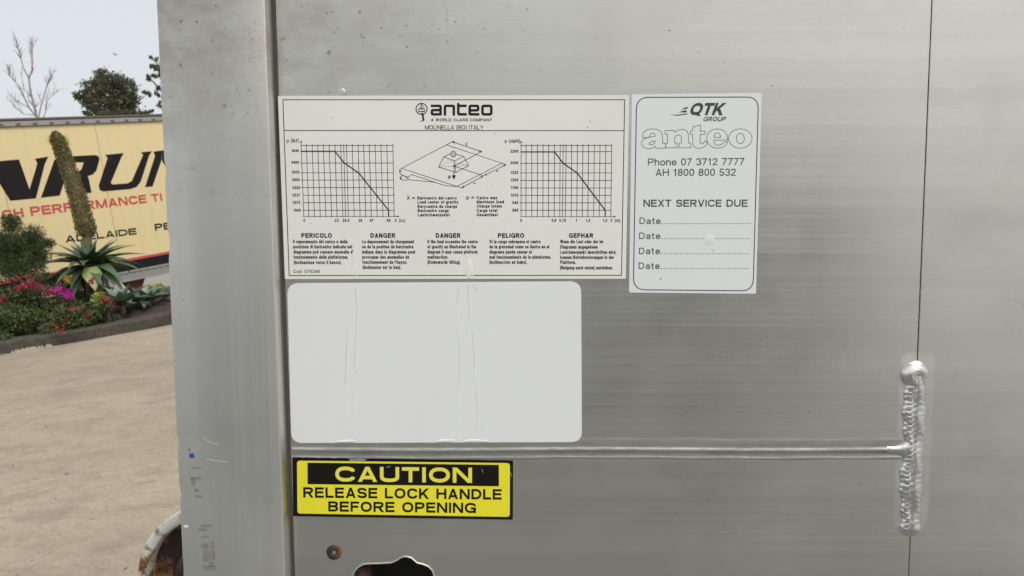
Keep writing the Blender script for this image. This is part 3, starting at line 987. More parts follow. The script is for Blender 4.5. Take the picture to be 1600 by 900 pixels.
bead(pa(1429, 564)[1], pa(1418, 838)[1], 'weld_bead')
# round crater blob where the welder broke the arc
bx_, bz_ = pa(1428.5, 585)
rows = []
for i in range(17):
    t_ = i / 16
    r_ = .0102 * t_
    rows.append([(bx_ + math.cos(q) * r_ * (1 + .05 * math.sin(2 * q + 1) + .04 * math.sin(5 * q)),
                  -.0001 - .0062 * math.sqrt(max(0, 1 - t_ ** 2.4)) + .0022 * math.exp(-((r_ * math.cos(q) - .0022) ** 2 + (r_ * math.sin(q) + .0018) ** 2) / .0045 ** 2) + .00018 * math.sin(t_ * 26) * (1 - t_),
                  bz_ + math.sin(q) * r_ * (1 + .05 * math.sin(3 * q))) for q in [2 * math.pi * k / 32 for k in range(32)]])
mb = MB(); mb.grid(rows, closed=True)
mb.build('weld_blob', M_WELD, lift, smooth=True)
# flare where the long weld runs into the bead
rows = []
for i in range(25):
    f = i / 24
    x = WELD_X - .0215 + .017 * f
    w = .0026 + .0062 * f ** 2.4
    rows.append([(x, -(.0006 + .0030 * f ** .8 + .00030 * abs(math.sin(f * 11)) * f) * math.sqrt(max(0, 1 - s * s)) - .0002, WELD_Z + .0002 + s * w) for s in [-1 + 2 * j / 12 for j in range(13)]])
mb = MB(); mb.grid(rows)
mb.build('weld_flare', M_WELD, lift, smooth=True)
# rusted plug screw
sx, sz = pa(522, 863)
mb = MB()
rows = []
for r, y in ((.0, .0008), (.0014, .0006), (.0019, -.0009), (.0040, -.0012), (.0058, -.0010), (.0063, .0002)):
    rows.append([(sx + math.cos(q) * r * (1 + .03 * math.sin(3 * q)), y, sz + math.sin(q) * r) for q in [2 * math.pi * i / 24 for i in range(24)]])
mb.grid(rows[::-1], closed=True)
mb.build('rusty_screw', M_RUST, lift, smooth=True)['label'] = 'small round rusted screw below the caution sticker'
# grime trickles on the bare sheet
pr = Print(PLATE, -.00012)
for L_ in ([(697, 0), (699, 30), (700, 62), (704, 84), (707, 112), (710, 128), (711, 150)], [(694, 0), (698, 14), (699, 44)], [(520, 0), (521, 26), (519, 60), (519, 100)]):
    q = []
    for a, b in zip(L_[:-1], L_[1:]):
        q += [(a[0] + (b[0] - a[0]) * t / 4 + random.uniform(-.5, .5), a[1] + (b[1] - a[1]) * t / 4) for t in range(4)]
    pr = Print(PLATE, -.00012); pr.line(q + [L_[-1]], .8)
    pr.build('grime_trickle', M_GLUE, lift)
pr = Print(PLATE, -.00012)
for _ in range(46):
    u, v = random.uniform(450, 760), random.uniform(2, 148)
    if _ > 30: u, v = random.uniform(760, 1440), random.uniform(5, 140)
    if _ > 40: u, v = random.uniform(930, 1400), random.uniform(470, 860)
    r = random.uniform(.5, 1.5)
    pr.fill([(u + r * 1.3 * math.cos(q) * random.uniform(.7, 1.4), v + r * math.sin(q)) for q in (0, 1.3, 2.5, 3.7, 5)])
pr.build('dirt_speck', M_SCUFF, lift)['kind'] = 'stuff'
# blister of lifted glue above the chart
def dome(plane, u, v, ru, rv, h, mat, name, parent, base):
    cx, cz = plane.at(u, v)
    rows = []
    for k in range(6):
        a = k / 5 * math.pi / 2
        rows.append([(cx + math.cos(q) * ru * math.cos(a) * (1 + .2 * math.sin(2 * q)), base - h * math.sin(a), cz + math.sin(q) * rv * math.cos(a)) for q in [2 * math.pi * i / 14 for i in range(14)]])
    mb = MB(); mb.grid(rows, closed=True)
    return mb.build(name, mat, parent, smooth=True)
dome(PLATE, 533, 146, .003, .004, .00035, M_PLATE, 'glue_blister', lift, 0)

# ------------------------------------------------------------------ unseen container added behind the camera to darken the metal's reflection
cont = empty('unseen_container', Vector((-.75, -12.6, 0)), 'added unseen dark corrugated container that darkens the reflection in the tail lift', 'container')
rows_lo, rows_hi = [], []
x, k = -6.0, 0
pts = []
while x < 6.0:
    for dx, dy in ((0, 0), (.07, 0), (.105, .036), (.175, .036)):
        if x + dx < 5.96: pts.append((x + dx, 1.2 - dy))
    x += .21
mb = MB(); mb.grid([[(a, b, .18) for a, b in pts], [(a, b, 2.74) for a, b in pts]]); mb.build('corrugated_side', M_CONT, cont)
mb = MB(); mb.grid([[(a, -b, .18) for a, b in pts], [(a, -b, 2.74) for a, b in pts]]); mb.build('corrugated_side', M_CONT, cont)
for zz in (.0, 2.72):
    mb = MB(); mb.box(-6.06, 6.06, -1.22, 1.22, zz, zz + .18); mb.build('frame_rail' if zz == 0 else 'roof', M_CONT, cont, bevel=.01)
for xx in (-6.06, 5.94):
    for yy in (-1.22, 1.10):
        mb = MB(); mb.box(xx, xx + .12, yy, yy + .12, .181, 2.719); mb.build('corner_post', M_CONT, cont, bevel=.008)
    mb = MB(); mb.box(xx + .03, xx + .08, -1.09, 1.09, .182, 2.718); mb.build('end_wall', M_CONT, cont)

# ------------------------------------------------------------------ stickers
def sticker(name, corners, r, label, mat, thick=.0004, extra=None):
    """a vinyl sheet: its own thing, lying on the platform"""
    cx = sum(pa(*c)[0] for c in corners) / 4; cz = sum(pa(*c)[1] for c in corners) / 4
    pl = PLATE.sub(cx, cz)
    root = empty(name, pl.m, label, 'sticker')
    pts = rounded([pl.at(*c) for c in corners], r)
    mb = MB(); mb.prism(pts[::-1] if sum(pts[i][0] * pts[(i + 1) % len(pts)][1] - pts[(i + 1) % len(pts)][0] * pts[i][1] for i in range(len(pts))) < 0 else pts, -thick, -.00002)
    mb.build('backing_sheet', mat, root)
    return root, pl
def creases(pl, root, lines, mat, w=.0005, h=.00035, base=-.0004, name='crease'):
    """ridges pushed up in the vinyl by dried runs beneath it"""
    for L_ in lines:
        rows = []
        q = []
        for a, b in zip(L_[:-1], L_[1:]):
            n = max(2, int(abs(b[1] - a[1]) / 8))
            q += [(a[0] + (b[0] - a[0]) * t / n + random.uniform(-.45, .45), a[1] + (b[1] - a[1]) * t / n) for t in range(n)]
        q.append(L_[-1])
        for u, v in q:
            x, z = pl.at(u, v)
            rows.append([(x + s * w, base - h * max(0, 1 - s * s), z) for s in (-1, -.5, 0, .5, 1)])
        mb = MB(); mb.grid(rows)
        mb.build(name, mat, root, smooth=True)

# --- load chart
root, pl = sticker('load_chart_sticker', [(434.5, 150), (982.8, 148.7), (977.7, 435.5), (445.4, 435.9)], .001, 'large ivory sticker with two load graphs and warnings in five languages', M_CREAM)
YS = -.00046
pr = Print(pl, YS)
pr.line([(442.3, 156), (975.9, 156), (971, 430.1), (452.1, 430.5)], 1.25, closed=True)
pr.line([(444.5, 204), (974.6, 204.3)], 1.15)
pr.build('border_line', M_INK, root)
A = lambda x, y: (430 + x / 5.517, 140 + y / 5.517)
A2 = lambda x, y: (430 + x / 5.517, 290 + y / 5.517)
Bq = lambda x, y: (700 + x / 5.517, 140 + y / 5.517)
B2 = lambda x, y: (700 + x / 5.517, 290 + y / 5.517)
def graph(top, bot, tx, bx, hy1, hy2, curve1, curve2, ylab, xlab, ycap, xcap):
    pr = Print(pl, YS)
    for i, (a, b) in enumerate(zip(tx, bx)):
        p, q = top(a, 470), bot(b, 272)
        pr.line([p, q], .9)
    for y in hy1: pr.line([top(tx[0] - 6, y), top(tx[-1] + 2, y)], .9)
    for y in hy2[:-1]: pr.line([bot(bx[0] - 8, y), bot(bx[-1] + 2, y)], .9)
    e = bot(bx[-1] + 36, hy2[-1])
    pr.line([bot(bx[0] - 4, hy2[-1]), e], .72)
    pr.fill([(e[0] + 2, e[1]), (e[0] - 2, e[1] - 1.5), (e[0] - 2, e[1] + 1.5)])
    t = top(tx[0], 445)
    pr.line([t, top(tx[0], 475)], .72)
    pr.fill([(t[0], t[1] - 1.5), (t[0] + 1.7, t[1] + 2.6), (t[0] - 1.7, t[1] + 2.6)])
    pr.build('graph_grid', M_INKFADE, root)
    pr = Print(pl, YS - .0001)
    pr.line([top(*p) for p in curve1] + [bot(*p) for p in curve2], 1.7)
    pr.build('graph_curve', M_INK, root)
    for s, p0, p1 in ylab + xlab: text_part(pl, 'graph_figure', M_INK, root, s, p0, p1, 4.5, .21, .12)
    for s, p0, p1, c in ((*ycap, 5.6), (*xcap, 5.2)): text_part(pl, 'axis_name', M_INK, root, s, p0, p1, c, .16, .14)
tx = [225, 270, 320, 368, 416, 466, 516, 566, 591, 616, 665, 715, 763, 812, 862, 912, 963, 1015]
bx = [248, 292, 340, 390, 438, 488, 535, 585, 608, 632, 683, 733, 782, 830, 880, 930, 978, 1027]
yl = [(s, A(a, y + 12), A(b, y + 12)) for s, a, b, y in (('4840', 145, 204, 527), ('4400', 142, 206, 627), ('2910', 145, 208, 712), ('2645', 148, 212, 777), ('2425', 150, 214, 845))]
yl += [(s, A2(a, y + 12), A2(b, y + 12)) for s, a, b, y in (('2237', 152, 216, 82), ('2072', 154, 218, 145), ('1940', 160, 222, 212))]
xl = [(s, A2(a, 312), A2(b, 312)) for s, a, b in (('0', 244, 260), ('23', 514, 548), ('29.5', 582, 640), ('39', 719, 751), ('47', 814, 849), ('59', 961, 994))]
graph(A, A2, tx, bx, (482, 533, 633, 717, 780, 845), (83, 147, 212, 265), [(228, 532), (516, 532), (597, 633), (720, 717)], [(978, 212), (979, 264)],
      yl, xl, ('p (lbf)', A(102, 455), A(203, 455)), ('X (in)', A2(1028, 314), A2(1120, 314)))
tx = [630, 673, 722, 772, 820, 868, 918, 967, 993, 1018, 1066, 1115, 1163, 1212, 1261, 1310, 1360, 1411]
bx = [630, 672, 722, 770, 818, 867, 916, 963, 987, 1012, 1062, 1110, 1157, 1205, 1255, 1303, 1352, 1403]
yl = [(s, Bq(a, y + 12), Bq(b, y + 12)) for s, a, b, y in (('2200', 538, 606, 532), ('2000', 538, 606, 631), ('1320', 540, 606, 715), ('1200', 540, 606, 779), ('1100', 542, 605, 845))]
yl += [(s, B2(a, y + 12), B2(b, y + 12)) for s, a, b, y in (('1015', 541, 607, 83), ('940', 555, 606, 147), ('880', 555, 606, 212))]
xl = [(s, B2(a, 312), B2(b, 312)) for s, a, b in (('0', 622, 638), ('0,6', 893, 932), ('0,75', 959, 1016), ('1', 1101, 1112), ('1,2', 1186, 1225), ('1,5', 1334, 1372))]
graph(Bq, B2, tx, bx, (482, 535, 635, 718, 783, 848), (84, 148, 212, 267), [(630, 537), (918, 537), (993, 635), (1113, 718)], [(1354, 212), (1354, 266)],
      yl, xl, ('p (daN)', Bq(490, 458), Bq(618, 458)), ('X (m)', B2(1398, 314), B2(1485, 314)))
# drawing of the loaded platform
C = lambda x, y: (580 + x / 6, 200 + y / 6)
pr = Print(pl, YS)
for L_ in ([(285, 378), (775, 122)], [(705, 158), (1225, 330), (805, 548), (290, 380)], [(375, 435), (700, 542), (805, 548)], [(1225, 330), (1268, 343)], [(765, 130), (1035, 222)], [(1042, 218), (985, 248), (790, 350)],
           [(850, 560), (1050, 450)], [(1060, 445), (1262, 345)], [(805, 548), (860, 564)], [(790, 362), (1052, 447)],
           [(680, 272), (745, 240)], [(795, 245), (865, 265), (783, 308), (680, 272), (632, 365), (795, 417), (915, 352), (865, 265)], [(783, 308), (795, 417)],
           [(285, 378), (268, 390), (265, 405), (275, 430), (300, 445), (345, 462), (360, 455), (375, 435)], [(300, 445), (272, 458), (270, 475), (290, 488), (350, 487), (345, 472), (310, 447)], [(350, 485), (590, 508), (610, 512)]):
    pr.line([C(*p) for p in L_], .85)
for a, b in (((632, 365), (775, 358)), ((775, 358), (915, 352)), ((640, 360), (765, 300)), ((765, 300), (776, 352)), ((795, 325), (900, 350))):
    for k in range(0, 10, 2):
        p = [C(a[0] + (b[0] - a[0]) * (k + d) / 10, a[1] + (b[1] - a[1]) * (k + d) / 10) for d in (0, 1.1)]
        pr.line(p, .5)
for r in (24, 11):
    pr.line([C(771 + r * math.cos(q), 245 + r * 1.1 * math.sin(q)) for q in [2 * math.pi * i / 16 for i in range(16)]], 1.0 if r > 20 else .7, closed=True)
pr.line([C(778, 360), C(776, 445)], 1.0)
pr.fill([C(756, 443), C(776, 486), C(795, 443)])
for x, y, r in ((778, 357, 10), (278, 403, 7), (280, 470, 7)):
    pr.fill([C(x + r * math.cos(q), y + r * math.sin(q)) for q in [2 * math.pi * i / 8 for i in range(8)]])
def arrow(tip, frm, s=28):
    d = (Vector(tip) - Vector(frm)).normalized(); n_ = Vector((-d.y, d.x)); t = Vector(tip)
    pr.fill([C(*t), C(*(t - d * s + n_ * s * .32)), C(*(t - d * s - n_ * s * .32))])
for a, b in (((755, 127), (1035, 222)), ((1040, 224), (765, 130)), ((845, 562), (1050, 450)), ((1054, 448), (850, 560)), ((1056, 447), (1262, 345)), ((1266, 343), (1060, 445))):
    arrow(a, b)
pr.text('p', C(724, 470), C(746, 470), 5.6, .2)
pr.text('X', C(880, 167), C(906, 167), 5, .15)
pr.text('=', C(957, 528), C(979, 528), 4, .16)
pr.text('=', C(1170, 413), C(1192, 413), 4, .16)
pr.build('platform_drawing', M_INK, root)
text_part(pl, 'legend_symbol', M_INK, root, 'X =', C(334, 672), C(410, 672), 6.2, .17, .1)
text_part(pl, 'legend_symbol', M_INK, root, 'p =', C(893, 668), C(966, 668), 6.2, .17, .1)
for s, a, b, y in (('Baricentro del carico', 433, 797, 670), ('Load center of gravity', 434, 815, 708), ('Barycentre de charge', 435, 806, 749), ('Baricentro carga', 436, 725, 788), ('Lastschwerpunkt', 437, 736, 828),
                   ('Carico max', 988, 1183, 668), ('Maximum load', 989, 1242, 706), ('Charge totale', 989, 1222, 746), ('Carga total', 989, 1180, 787), ('Gesamtlast', 990, 1186, 827)):
    text_part(pl, 'legend_line', M_INK, root, s, C(a, y), C(b, y), 4.9, .22, .13)
for s, a, b, fn in (('PERICOLO', 227, 488, A2), ('DANGER', 822, 1036, A2), ('DANGER', 1385, 1598, A2), ('PELIGRO', 430, 654, B2), ('GEFHAR', 1042, 1251, B2)):
    text_part(pl, 'warning_heading', M_INK, root, s, fn(a, 450), fn(b, 450), 7.3, .235, .14)
W1 = [('Il superamento del carico o della', 155, 615, 497), ('posizione di baricentro indicata nel', 155, 653, 541), ('diagramma può causare anomalie di', 158, 668, 586), ('funzionamento della piattaforma.', 160, 622, 630), ('(Inclinazione verso il basso).', 162, 562, 676),
      ('Le depassement du chargement', 750, 1198, 497), ('ou de la position de barycentre', 750, 1187, 541), ('indique dans le diagramme peut', 750, 1201, 586), ('provoquer des anomalies de', 751, 1152, 630), ("fonctionnement de l'hayon.", 753, 1132, 674), ('(Inclinasion ver le bas).', 755, 1077, 718),
      ('If the load exceedes the centre', 1313, 1743, 497), ('of gravity as illustrated in the', 1313, 1724, 541), ('diagram it may cause platform', 1313, 1738, 586), ('malfunction.', 1313, 1487, 630), ('(Downwards tilting).', 1314, 1592, 674)]
W2 = [('Si la carga sobrepasa el centro', 357, 793, 497), ('de la gravedad como se ilustra en el', 357, 866, 541), ('diagrama puede causar el', 357, 718, 586), ('mal funcionamiento de la plataforma.', 357, 877, 630), ('(Inclinaccion en baho).', 357, 675, 674),
      ('Wenn die Last oder der im', 967, 1333, 497), ('Diagramm angegebene', 967, 1288, 543), ('Lastchwerpunkt ubershritten wird,', 967, 1445, 588), ('konnen Betriebsstorungen in der', 967, 1426, 632), ('Plattform.', 967, 1098, 675), ('(Neigung nach unten) entstehen.', 967, 1418, 722)]
for T_, fn in ((W1, A2), (W2, B2)):
    for s, a, b, y in T_:
        text_part(pl, 'warning_line', M_INK, root, s, fn(a, y), fn(b, y), 5.5, .19, .085)
text_part(pl, 'code_text', M_INK, root, 'Cod. 576348', A2(157, 752), A2(386, 752), 4.9, .15, .14)
# maker's mark
E_ = lambda x, y: (640 + x / 10.667, 150 + y / 10.667)
pr = Print(pl, YS)
def rp(pts, r=22):
    """polyline with rounded inner corners"""
    out = [pts[0]]
    for i in range(1, len(pts) - 1):
        p, a, b = Vector(pts[i]), Vector(pts[i - 1]), Vector(pts[i + 1])
        rr = min(r, (a - p).length * .49, (b - p).length * .49)
        s, e = p + (a - p).normalized() * rr, p + (b - p).normalized() * rr
        out += [tuple(s * (1 - t) ** 2 + p * 2 * t * (1 - t) + e * t * t) for t in (0, .25, .5, .75, 1)]
    return out + [pts[-1]]
for L_ in ([(355, 165), (517, 165), (517, 326)], [(517, 236), (372, 236), (372, 306), (517, 306)], [(590, 328), (590, 165), (738, 165), (738, 328)], [(812, 118), (812, 306), (955, 306)], [(812, 165), (950, 165)],
           [(1165, 306), (1002, 306), (1002, 165), (1143, 165), (1143, 240), (1002, 240)]):
    pr.line([E_(*p) for p in rp(L_)], 3.9)
o_ = rounded([(1215, 165), (1362, 165), (1362, 306), (1215, 306)], 26, 4)
pr.line([E_(*p) for p in o_], 3.9, closed=True)
pr.line([E_(200 + 92 * math.cos(q), 216 + 92 * math.sin(q)) for q in [2 * math.pi * i / 28 for i in range(28)]], 1.5, closed=True)
pr.fill([E_(*p) for p in ((138, 244), (200, 186), (200, 218), (165, 228))]); pr.fill([E_(*p) for p in ((262, 244), (235, 228), (200, 218), (200, 186))])
for L_ in ([(200, 128), (138, 244)], [(200, 128), (262, 244)], [(200, 128), (200, 200)], [(150, 262), (256, 262)], [(140, 246), (165, 255), (240, 255), (262, 246)]):
    pr.line([E_(*p) for p in L_], .7)
pr.fill([E_(*p) for p in ((180, 300), (205, 278), (232, 290), (235, 318), (205, 320))])
pr.fill([E_(*p) for p in ((206, 318), (240, 318), (238, 352), (244, 372), (205, 374), (212, 350))])
pr.fill([E_(*p) for p in ((206, 372), (244, 372), (250, 402), (240, 415), (212, 410), (222, 395))])
pr.fill([E_(*p) for p in ((155, 424), (215, 412), (240, 414), (225, 424))])
pr.build('maker_mark', M_INK, root)
text_part(pl, 'motto_text', M_INK, root, 'A WORLD CLASS COMPANY', E_(355, 422), E_(1376, 422), 4.4, .2, .16)
text_part(pl, 'address_text', M_INKFADE, root, 'MOLINELLA (BO) ITALY', E_(256, 560), E_(1232, 560), 6.8, .135, .10)
creases(pl, root, [[(728, 395), (733, 412), (738, 424), (739, 433)], [(551, 393), (554, 412), (558, 434)], [(538, 405), (541, 420), (537, 428)]], M_CREAM, .00045, .0003)
dome(pl, 733, 421, .0028, .0075, .0004, M_CREAM, 'glue_blister', root, -.0004)
pr = Print(pl, YS)
for u, v in ((774, 209), (769, 291), (519, 184), (922, 190), (918, 199), (486, 349), (659, 300)):
    pr.fill([(u + .8 * math.cos(q), v + .8 * math.sin(q)) for q in (0, 1.2, 2.5, 3.7, 5)])
pr.build('dirt_speck', M_INKFADE, root)['kind'] = 'stuff'

# --- service reminder
root, pl = sticker('service_sticker', [(987.4, 147.6), (1190, 145.3), (1181, 459), (982.8, 457.1)], .0013, 'tall white service reminder sticker with four dotted date lines', M_SERV)
Q = lambda x, y: (970 + x / 5.296, 140 + y / 5.296)
Q2 = lambda x, y: (970 + x / 5.296, 300 + y / 5.296)
pr = Print(pl, YS)
pr.line(rounded([Q(130, 65), Q(1138, 62), Q2(1093, 818), Q2(103, 808)], 19, 8), 1.5, closed=True)
pr.build('border_line', M_GREYINK, root)
pr = Print(pl, YS)
text_part(pl, 'group_letters', M_GREYINK, root, 'QTK', Q(560, 212), Q(838, 212), 19.2, .235, .05, slant=.34)
text_part(pl, 'group_word', M_GREYINK, root, 'GROUP', Q(678, 262), Q(864, 262), 6.9, .2, .14, slant=.30)
for P_ in (((398, 208), (470, 208), (556, 197), (548, 206), (470, 217)), ((474, 188), (520, 174), (546, 171), (541, 190)), ((500, 166), (530, 150), (556, 143), (548, 160))):
    pr.fill([Q(*p) for p in P_])
pr.build('group_mark', M_GREYINK, root)
pr = Print(pl, YS)
def smooth_loop(pts, n=3):
    out = []
    N = len(pts)
    for i in range(N):
        p0, p1, p2, p3 = [Vector(pts[(i + k) % N]) for k in (-1, 0, 1, 2)]
        sharp = False
        for t in [k / n for k in range(n)]:
            out.append(tuple(.5 * ((2 * p1) + (-p0 + p2) * t + (2 * p0 - 5 * p1 + 4 * p2 - p3) * t * t + (-p0 + 3 * p1 - 3 * p2 + p3) * t ** 3)))
    return out
ell_ = lambda cx, cy, rx, ry: [(cx + rx * math.cos(q), cy + ry * math.sin(q)) for q in [2 * math.pi * i / 30 for i in range(30)]]
serif = [
    [(178, 398), (181, 368), (196, 345), (225, 330), (262, 325), (305, 331), (334, 350), (344, 380), (344, 445), (372, 447), (372, 483), (290, 487), (288, 470), (262, 485), (225, 490), (190, 480), (172, 452), (172, 428), (190, 408), (230, 394), (283, 386), (281, 368), (266, 360), (250, 363), (240, 377), (232, 397)],
    [(283, 425), (250, 432), (232, 446), (236, 457), (258, 458), (278, 447)],
    [(366, 340), (440, 338), (445, 352), (475, 335), (515, 328), (546, 342), (560, 372), (560, 442), (578, 444), (578, 482), (482, 482), (482, 442), (500, 440), (500, 395), (488, 376), (465, 376), (446, 395), (446, 442), (465, 444), (465, 482), (370, 482), (372, 447), (386, 442), (386, 372), (366, 370)],
    [(575, 345), (592, 343), (597, 310), (660, 293), (658, 345), (697, 343), (697, 370), (655, 372), (655, 430), (662, 446), (676, 448), (688, 440), (690, 425), (712, 425), (711, 445), (695, 472), (655, 487), (615, 481), (596, 458), (594, 372), (577, 370)],
    [(885, 418), (768, 418), (772, 442), (788, 458), (808, 461), (835, 453), (858, 432), (884, 432), (868, 462), (838, 480), (800, 485), (760, 478), (728, 455), (712, 425), (711, 395), (722, 362), (750, 336), (790, 325), (832, 331), (862, 350), (880, 380)],
    [(770, 396), (774, 372), (786, 359), (800, 357), (814, 364), (823, 380), (825, 396)],
    ell_(988, 405, 97, 80), ell_(988, 405, 33, 42)]
for L_ in serif:
    pr = Print(pl, YS); pr.line([Q(*p) for p in L_], .85, closed=True)
    pr.build('outline_letter', M_GREYINK, root)
text_part(pl, 'telephone_text', M_GREYINK, root, 'Phone 07 3712 7777', Q(223, 629), Q(1020, 624), 11.0, .14, .13)
text_part(pl, 'telephone_text', M_GREYINK, root, 'AH 1800 800 532', Q(287, 715), Q(949, 713), 11.2, .14, .13)
text_part(pl, 'service_heading', M_GREYINK, root, 'NEXT SERVICE DUE', Q2(186, 122), Q2(1047, 122), 11.2, .18, .15)
for k, (a, b, y, e) in enumerate(((154, 327, 265, 1062), (151, 325, 389, 1058), (149, 322, 514, 1053), (147, 320, 637, 1050))):
    text_part(pl, 'date_word', M_GREYINK, root, 'Date', Q2(a, y), Q2(b, y), 10.2, .14, .22)
    pr = Print(pl, YS)
    for i in range(28):
        x = b + 14 + (e - b - 14) * i / 27
        c = Q2(x, y - 4)
        pr.fill([(c[0] + .95 * math.cos(q), c[1] + .95 * math.sin(q)) for q in (.4, 1.6, 2.9, 4.1, 5.4)])
    pr.build('dotted_line', M_GREYINK, root)['kind'] = 'stuff'
for x, y, r in ((328, 720, 1.2), (760, 481, .9)):
    pr = Print(pl, YS); c = Q2(x, y); pr.fill([(c[0] + r * math.cos(q), c[1] + r * math.sin(q)) for q in (.4, 1.6, 2.9, 4.1, 5.4)])
    pr.build('dirt_speck', M_GREYINK, root)
dome(pl, 1109, 375, .0035, .004, .0003, M_SERV, 'air_bubble', root, -.0004)

# --- blank white sticker
root, pl = sticker('blank_sticker', [(449, 442.5), (908, 439.5), (909.2, 690.5), (455.5, 692)], .009, 'blank white rounded sticker between the load chart and the caution sign', M_WHITE)
Wp = lambda x, y: (430 + x / 3.104, 430 + y / 3.104)
creases(pl, root, [[Wp(*p) for p in L_] for L_ in ([(393, 42), (396, 150), (390, 300), (387, 450), (382, 640), (380, 760), (388, 800)], [(352, 245), (348, 370), (342, 560), (338, 770), (326, 800)],
        [(888, 40), (884, 130), (887, 250), (892, 370), (893, 560), (888, 690), (895, 800)], [(935, 36), (941, 150), (957, 280), (967, 400), (974, 550), (982, 660), (984, 770)], [(1015, 700), (1020, 790)])], M_WHITE, .0006, .00018)
pr = Print(pl, -.00085)
for L_ in ([(390, 60), (397, 150), (390, 300), (387, 450)], [(350, 250), (347, 380), (342, 520)], [(890, 50), (884, 130)], [(888, 270), (893, 370), (892, 520)], [(935, 40), (942, 150), (945, 220)], [(956, 270), (967, 400), (968, 440)], [(976, 560), (984, 680)], [(962, 40), (980, 85)]):
    q = []
    for a, b in zip(L_[:-1], L_[1:]):
        q += [(a[0] + (b[0] - a[0]) * t / 6 + random.uniform(-1.2, 1.2), a[1] + (b[1] - a[1]) * t / 6) for t in range(6)]
    pr = Print(pl, -.00064); pr.line([Wp(*p) for p in q + [L_[-1]]], .5)
    pr.build('dirt_line', M_GLUE, root)

for u_, v_, a_, b_ in ((536, 689.6, .006, .0011), (548, 689.2, .004, .0012), (697, 688.6, .008, .0012), (738, 688.6, .007, .0012), (756, 689, .003, .001)):
    dome(pl, u_, v_, a_, b_, .00045, M_WHITE, 'lifted_edge', root, -.0004)
# --- caution sign
K = lambda x, y: (430 + x / 4, 690 + y / 4)
root, pl = sticker('caution_sticker', [K(108, 97), K(1487, 117), K(1485, 487), K(113, 465)], .0013, 'yellow and black caution sticker about the lock handle', M_VBLACK)
def flat(pts, y, name, mat, r=0, th=.00012):
    q = [pl.at(*p) for p in pts]
    if r: q = rounded(q, r, 5)
    a = sum(q[i][0] * q[(i + 1) % len(q)][1] - q[(i + 1) % len(q)][0] * q[i][1] for i in range(len(q)))
    if a < 0: q = q[::-1]
    mb = MB(); mb.prism(q, y, y + th)
    return mb.build(name, mat, root)
flat([K(137, 118), K(1467, 133), K(1466, 469), K(140, 448)], -.00054, 'yellow_panel', M_YELL, .0025)
flat([K(203, 130), K(1398, 144), K(1398, 277), K(204, 264)], -.00068, 'black_band', M_VBLACK)
pr = Print(pl, -.00072)
pr.text('CAUTION', K(377, 248), K(1230, 256), 23.6, .235, .18)
pr.build('caution_heading', M_YINK, root)
text_part(pl, 'instruction_line', M_VBLACK, root, 'RELEASE LOCK HANDLE', K(177, 348), K(1415, 361), 16.2, .21, .15, -.0006)
text_part(pl, 'instruction_line', M_VBLACK, root, 'BEFORE OPENING', K(333, 435), K(1255, 445), 16.0, .21, .15, -.0006)

pr = Print(pl, -.00058)
pr.fill([K(462, 117), K(480, 121), K(505, 117), K(530, 122), K(560, 117), K(577, 109), K(540, 104), K(470, 106)])
pr.build('worn_chip', M_POST, root)['label'] = 'silvery chip worn through the top border'
for a_, b_ in (((1470, 188), (1477, 216)), ((696, 160), (722, 152)), ((1290, 170), (1300, 192))):
    pr = Print(pl, -.00078); pr.line([K(*a_), K(*b_)], .5); pr.build('fine_scratch', M_SCUFFL, root)

# ------------------------------------------------------------------ the rusty flanged roller beyond the post
RC = depth_at(330, 905, .80)
RP = Plane(RC, PLATE.x, PLATE.z)
rr = 117 * .80 / F
roller = empty('flanged_roller', RP.m, 'round steel roller with chipped cream rim poking out beside the post', 'roller')
roller.rotation_mode = 'QUATERNION'
roller.matrix_world = RP.m @ Matrix.Rotation(rad(-6), 4, 'Z')
def turned(prof, name, mat, n=64):
    rows = [[(math.cos(q) * r, y, math.sin(q) * r) for q in [2 * math.pi * i / n for i in range(n)]] for r, y in prof]
    mb = MB(); mb.grid(rows, closed=True)
    return mb.build(name, mat, roller, smooth=False)
o = turned([(rr * .835, .004), (rr * .845, -.004), (rr * .865, -.0055), (rr * .97, -.0055), (rr * .995, -.004), (rr, -.001), (rr, .010), (rr * .96, .012)], 'rim', M_CHIP)
for p in o.data.polygons: p.use_smooth = True
o = turned([(rr * .55, .012), (rr * .70, .010), (rr * .834, .0042)], 'web', M_RUST)
for p in o.data.polygons: p.use_smooth = True
o = turned([(.0005, -.010), (rr * .30, -.0095), (rr * .46, -.006), (rr * .54, .000), (rr * .57, .0119)], 'hub', M_GREASE)
for p in o.data.polygons: p.use_smooth = True
o = turned([(rr * .30, .013), (rr * .30, .16), (.0005, .16)], 'axle', M_GREASE)

# ------------------------------------------------------------------ the cream semi-trailer behind the bed
ta = TRAIL.at
TZ = lambda u, v: ta(u, v)[1]
z_top = TZ(130, 183); z_railb = TZ(130, 195.2)
z_floor = TZ(262, 427)
tr_root = Plane((TRAIL.o.x, TRAIL.o.y, LOW), TRAIL.x, (0, 0, 1))
dz = TRAIL.o.z - LOW
trailer = empty('box_trailer', tr_root.m, 'cream box trailer with big black lettering parked behind the garden', 'trailer')
sA = ta(149, 200)[0]; sB = ta(8, 300)[0]
PW = sA - sB                                # width of one side panel
z0b = z_floor + dz + .17; zt = z_railb + dz
j = 0
s = sB - 2 * PW
while s < sA + 4.2 * PW:
    mb = MB(); mb.box(s + .003, s + PW - .003, 0, .03, z0b, zt + .04)
    mb.build('side_panel', M_TCREAM, trailer, bevel=.003)
    s += PW
SL, SR = sB - 2 * PW, s
mb = MB(); mb.box(SL + .002, SR - .002, .034, .06, z0b, zt); mb.build('panel_backing', M_RAILD, trailer)
mb = MB(); mb.box(SL, SR, -.03, .05, zt + .01, z_top + dz - .025); mb.box(SL, SR, -.042, .05, z_top + dz - .022, z_top + dz + .012)
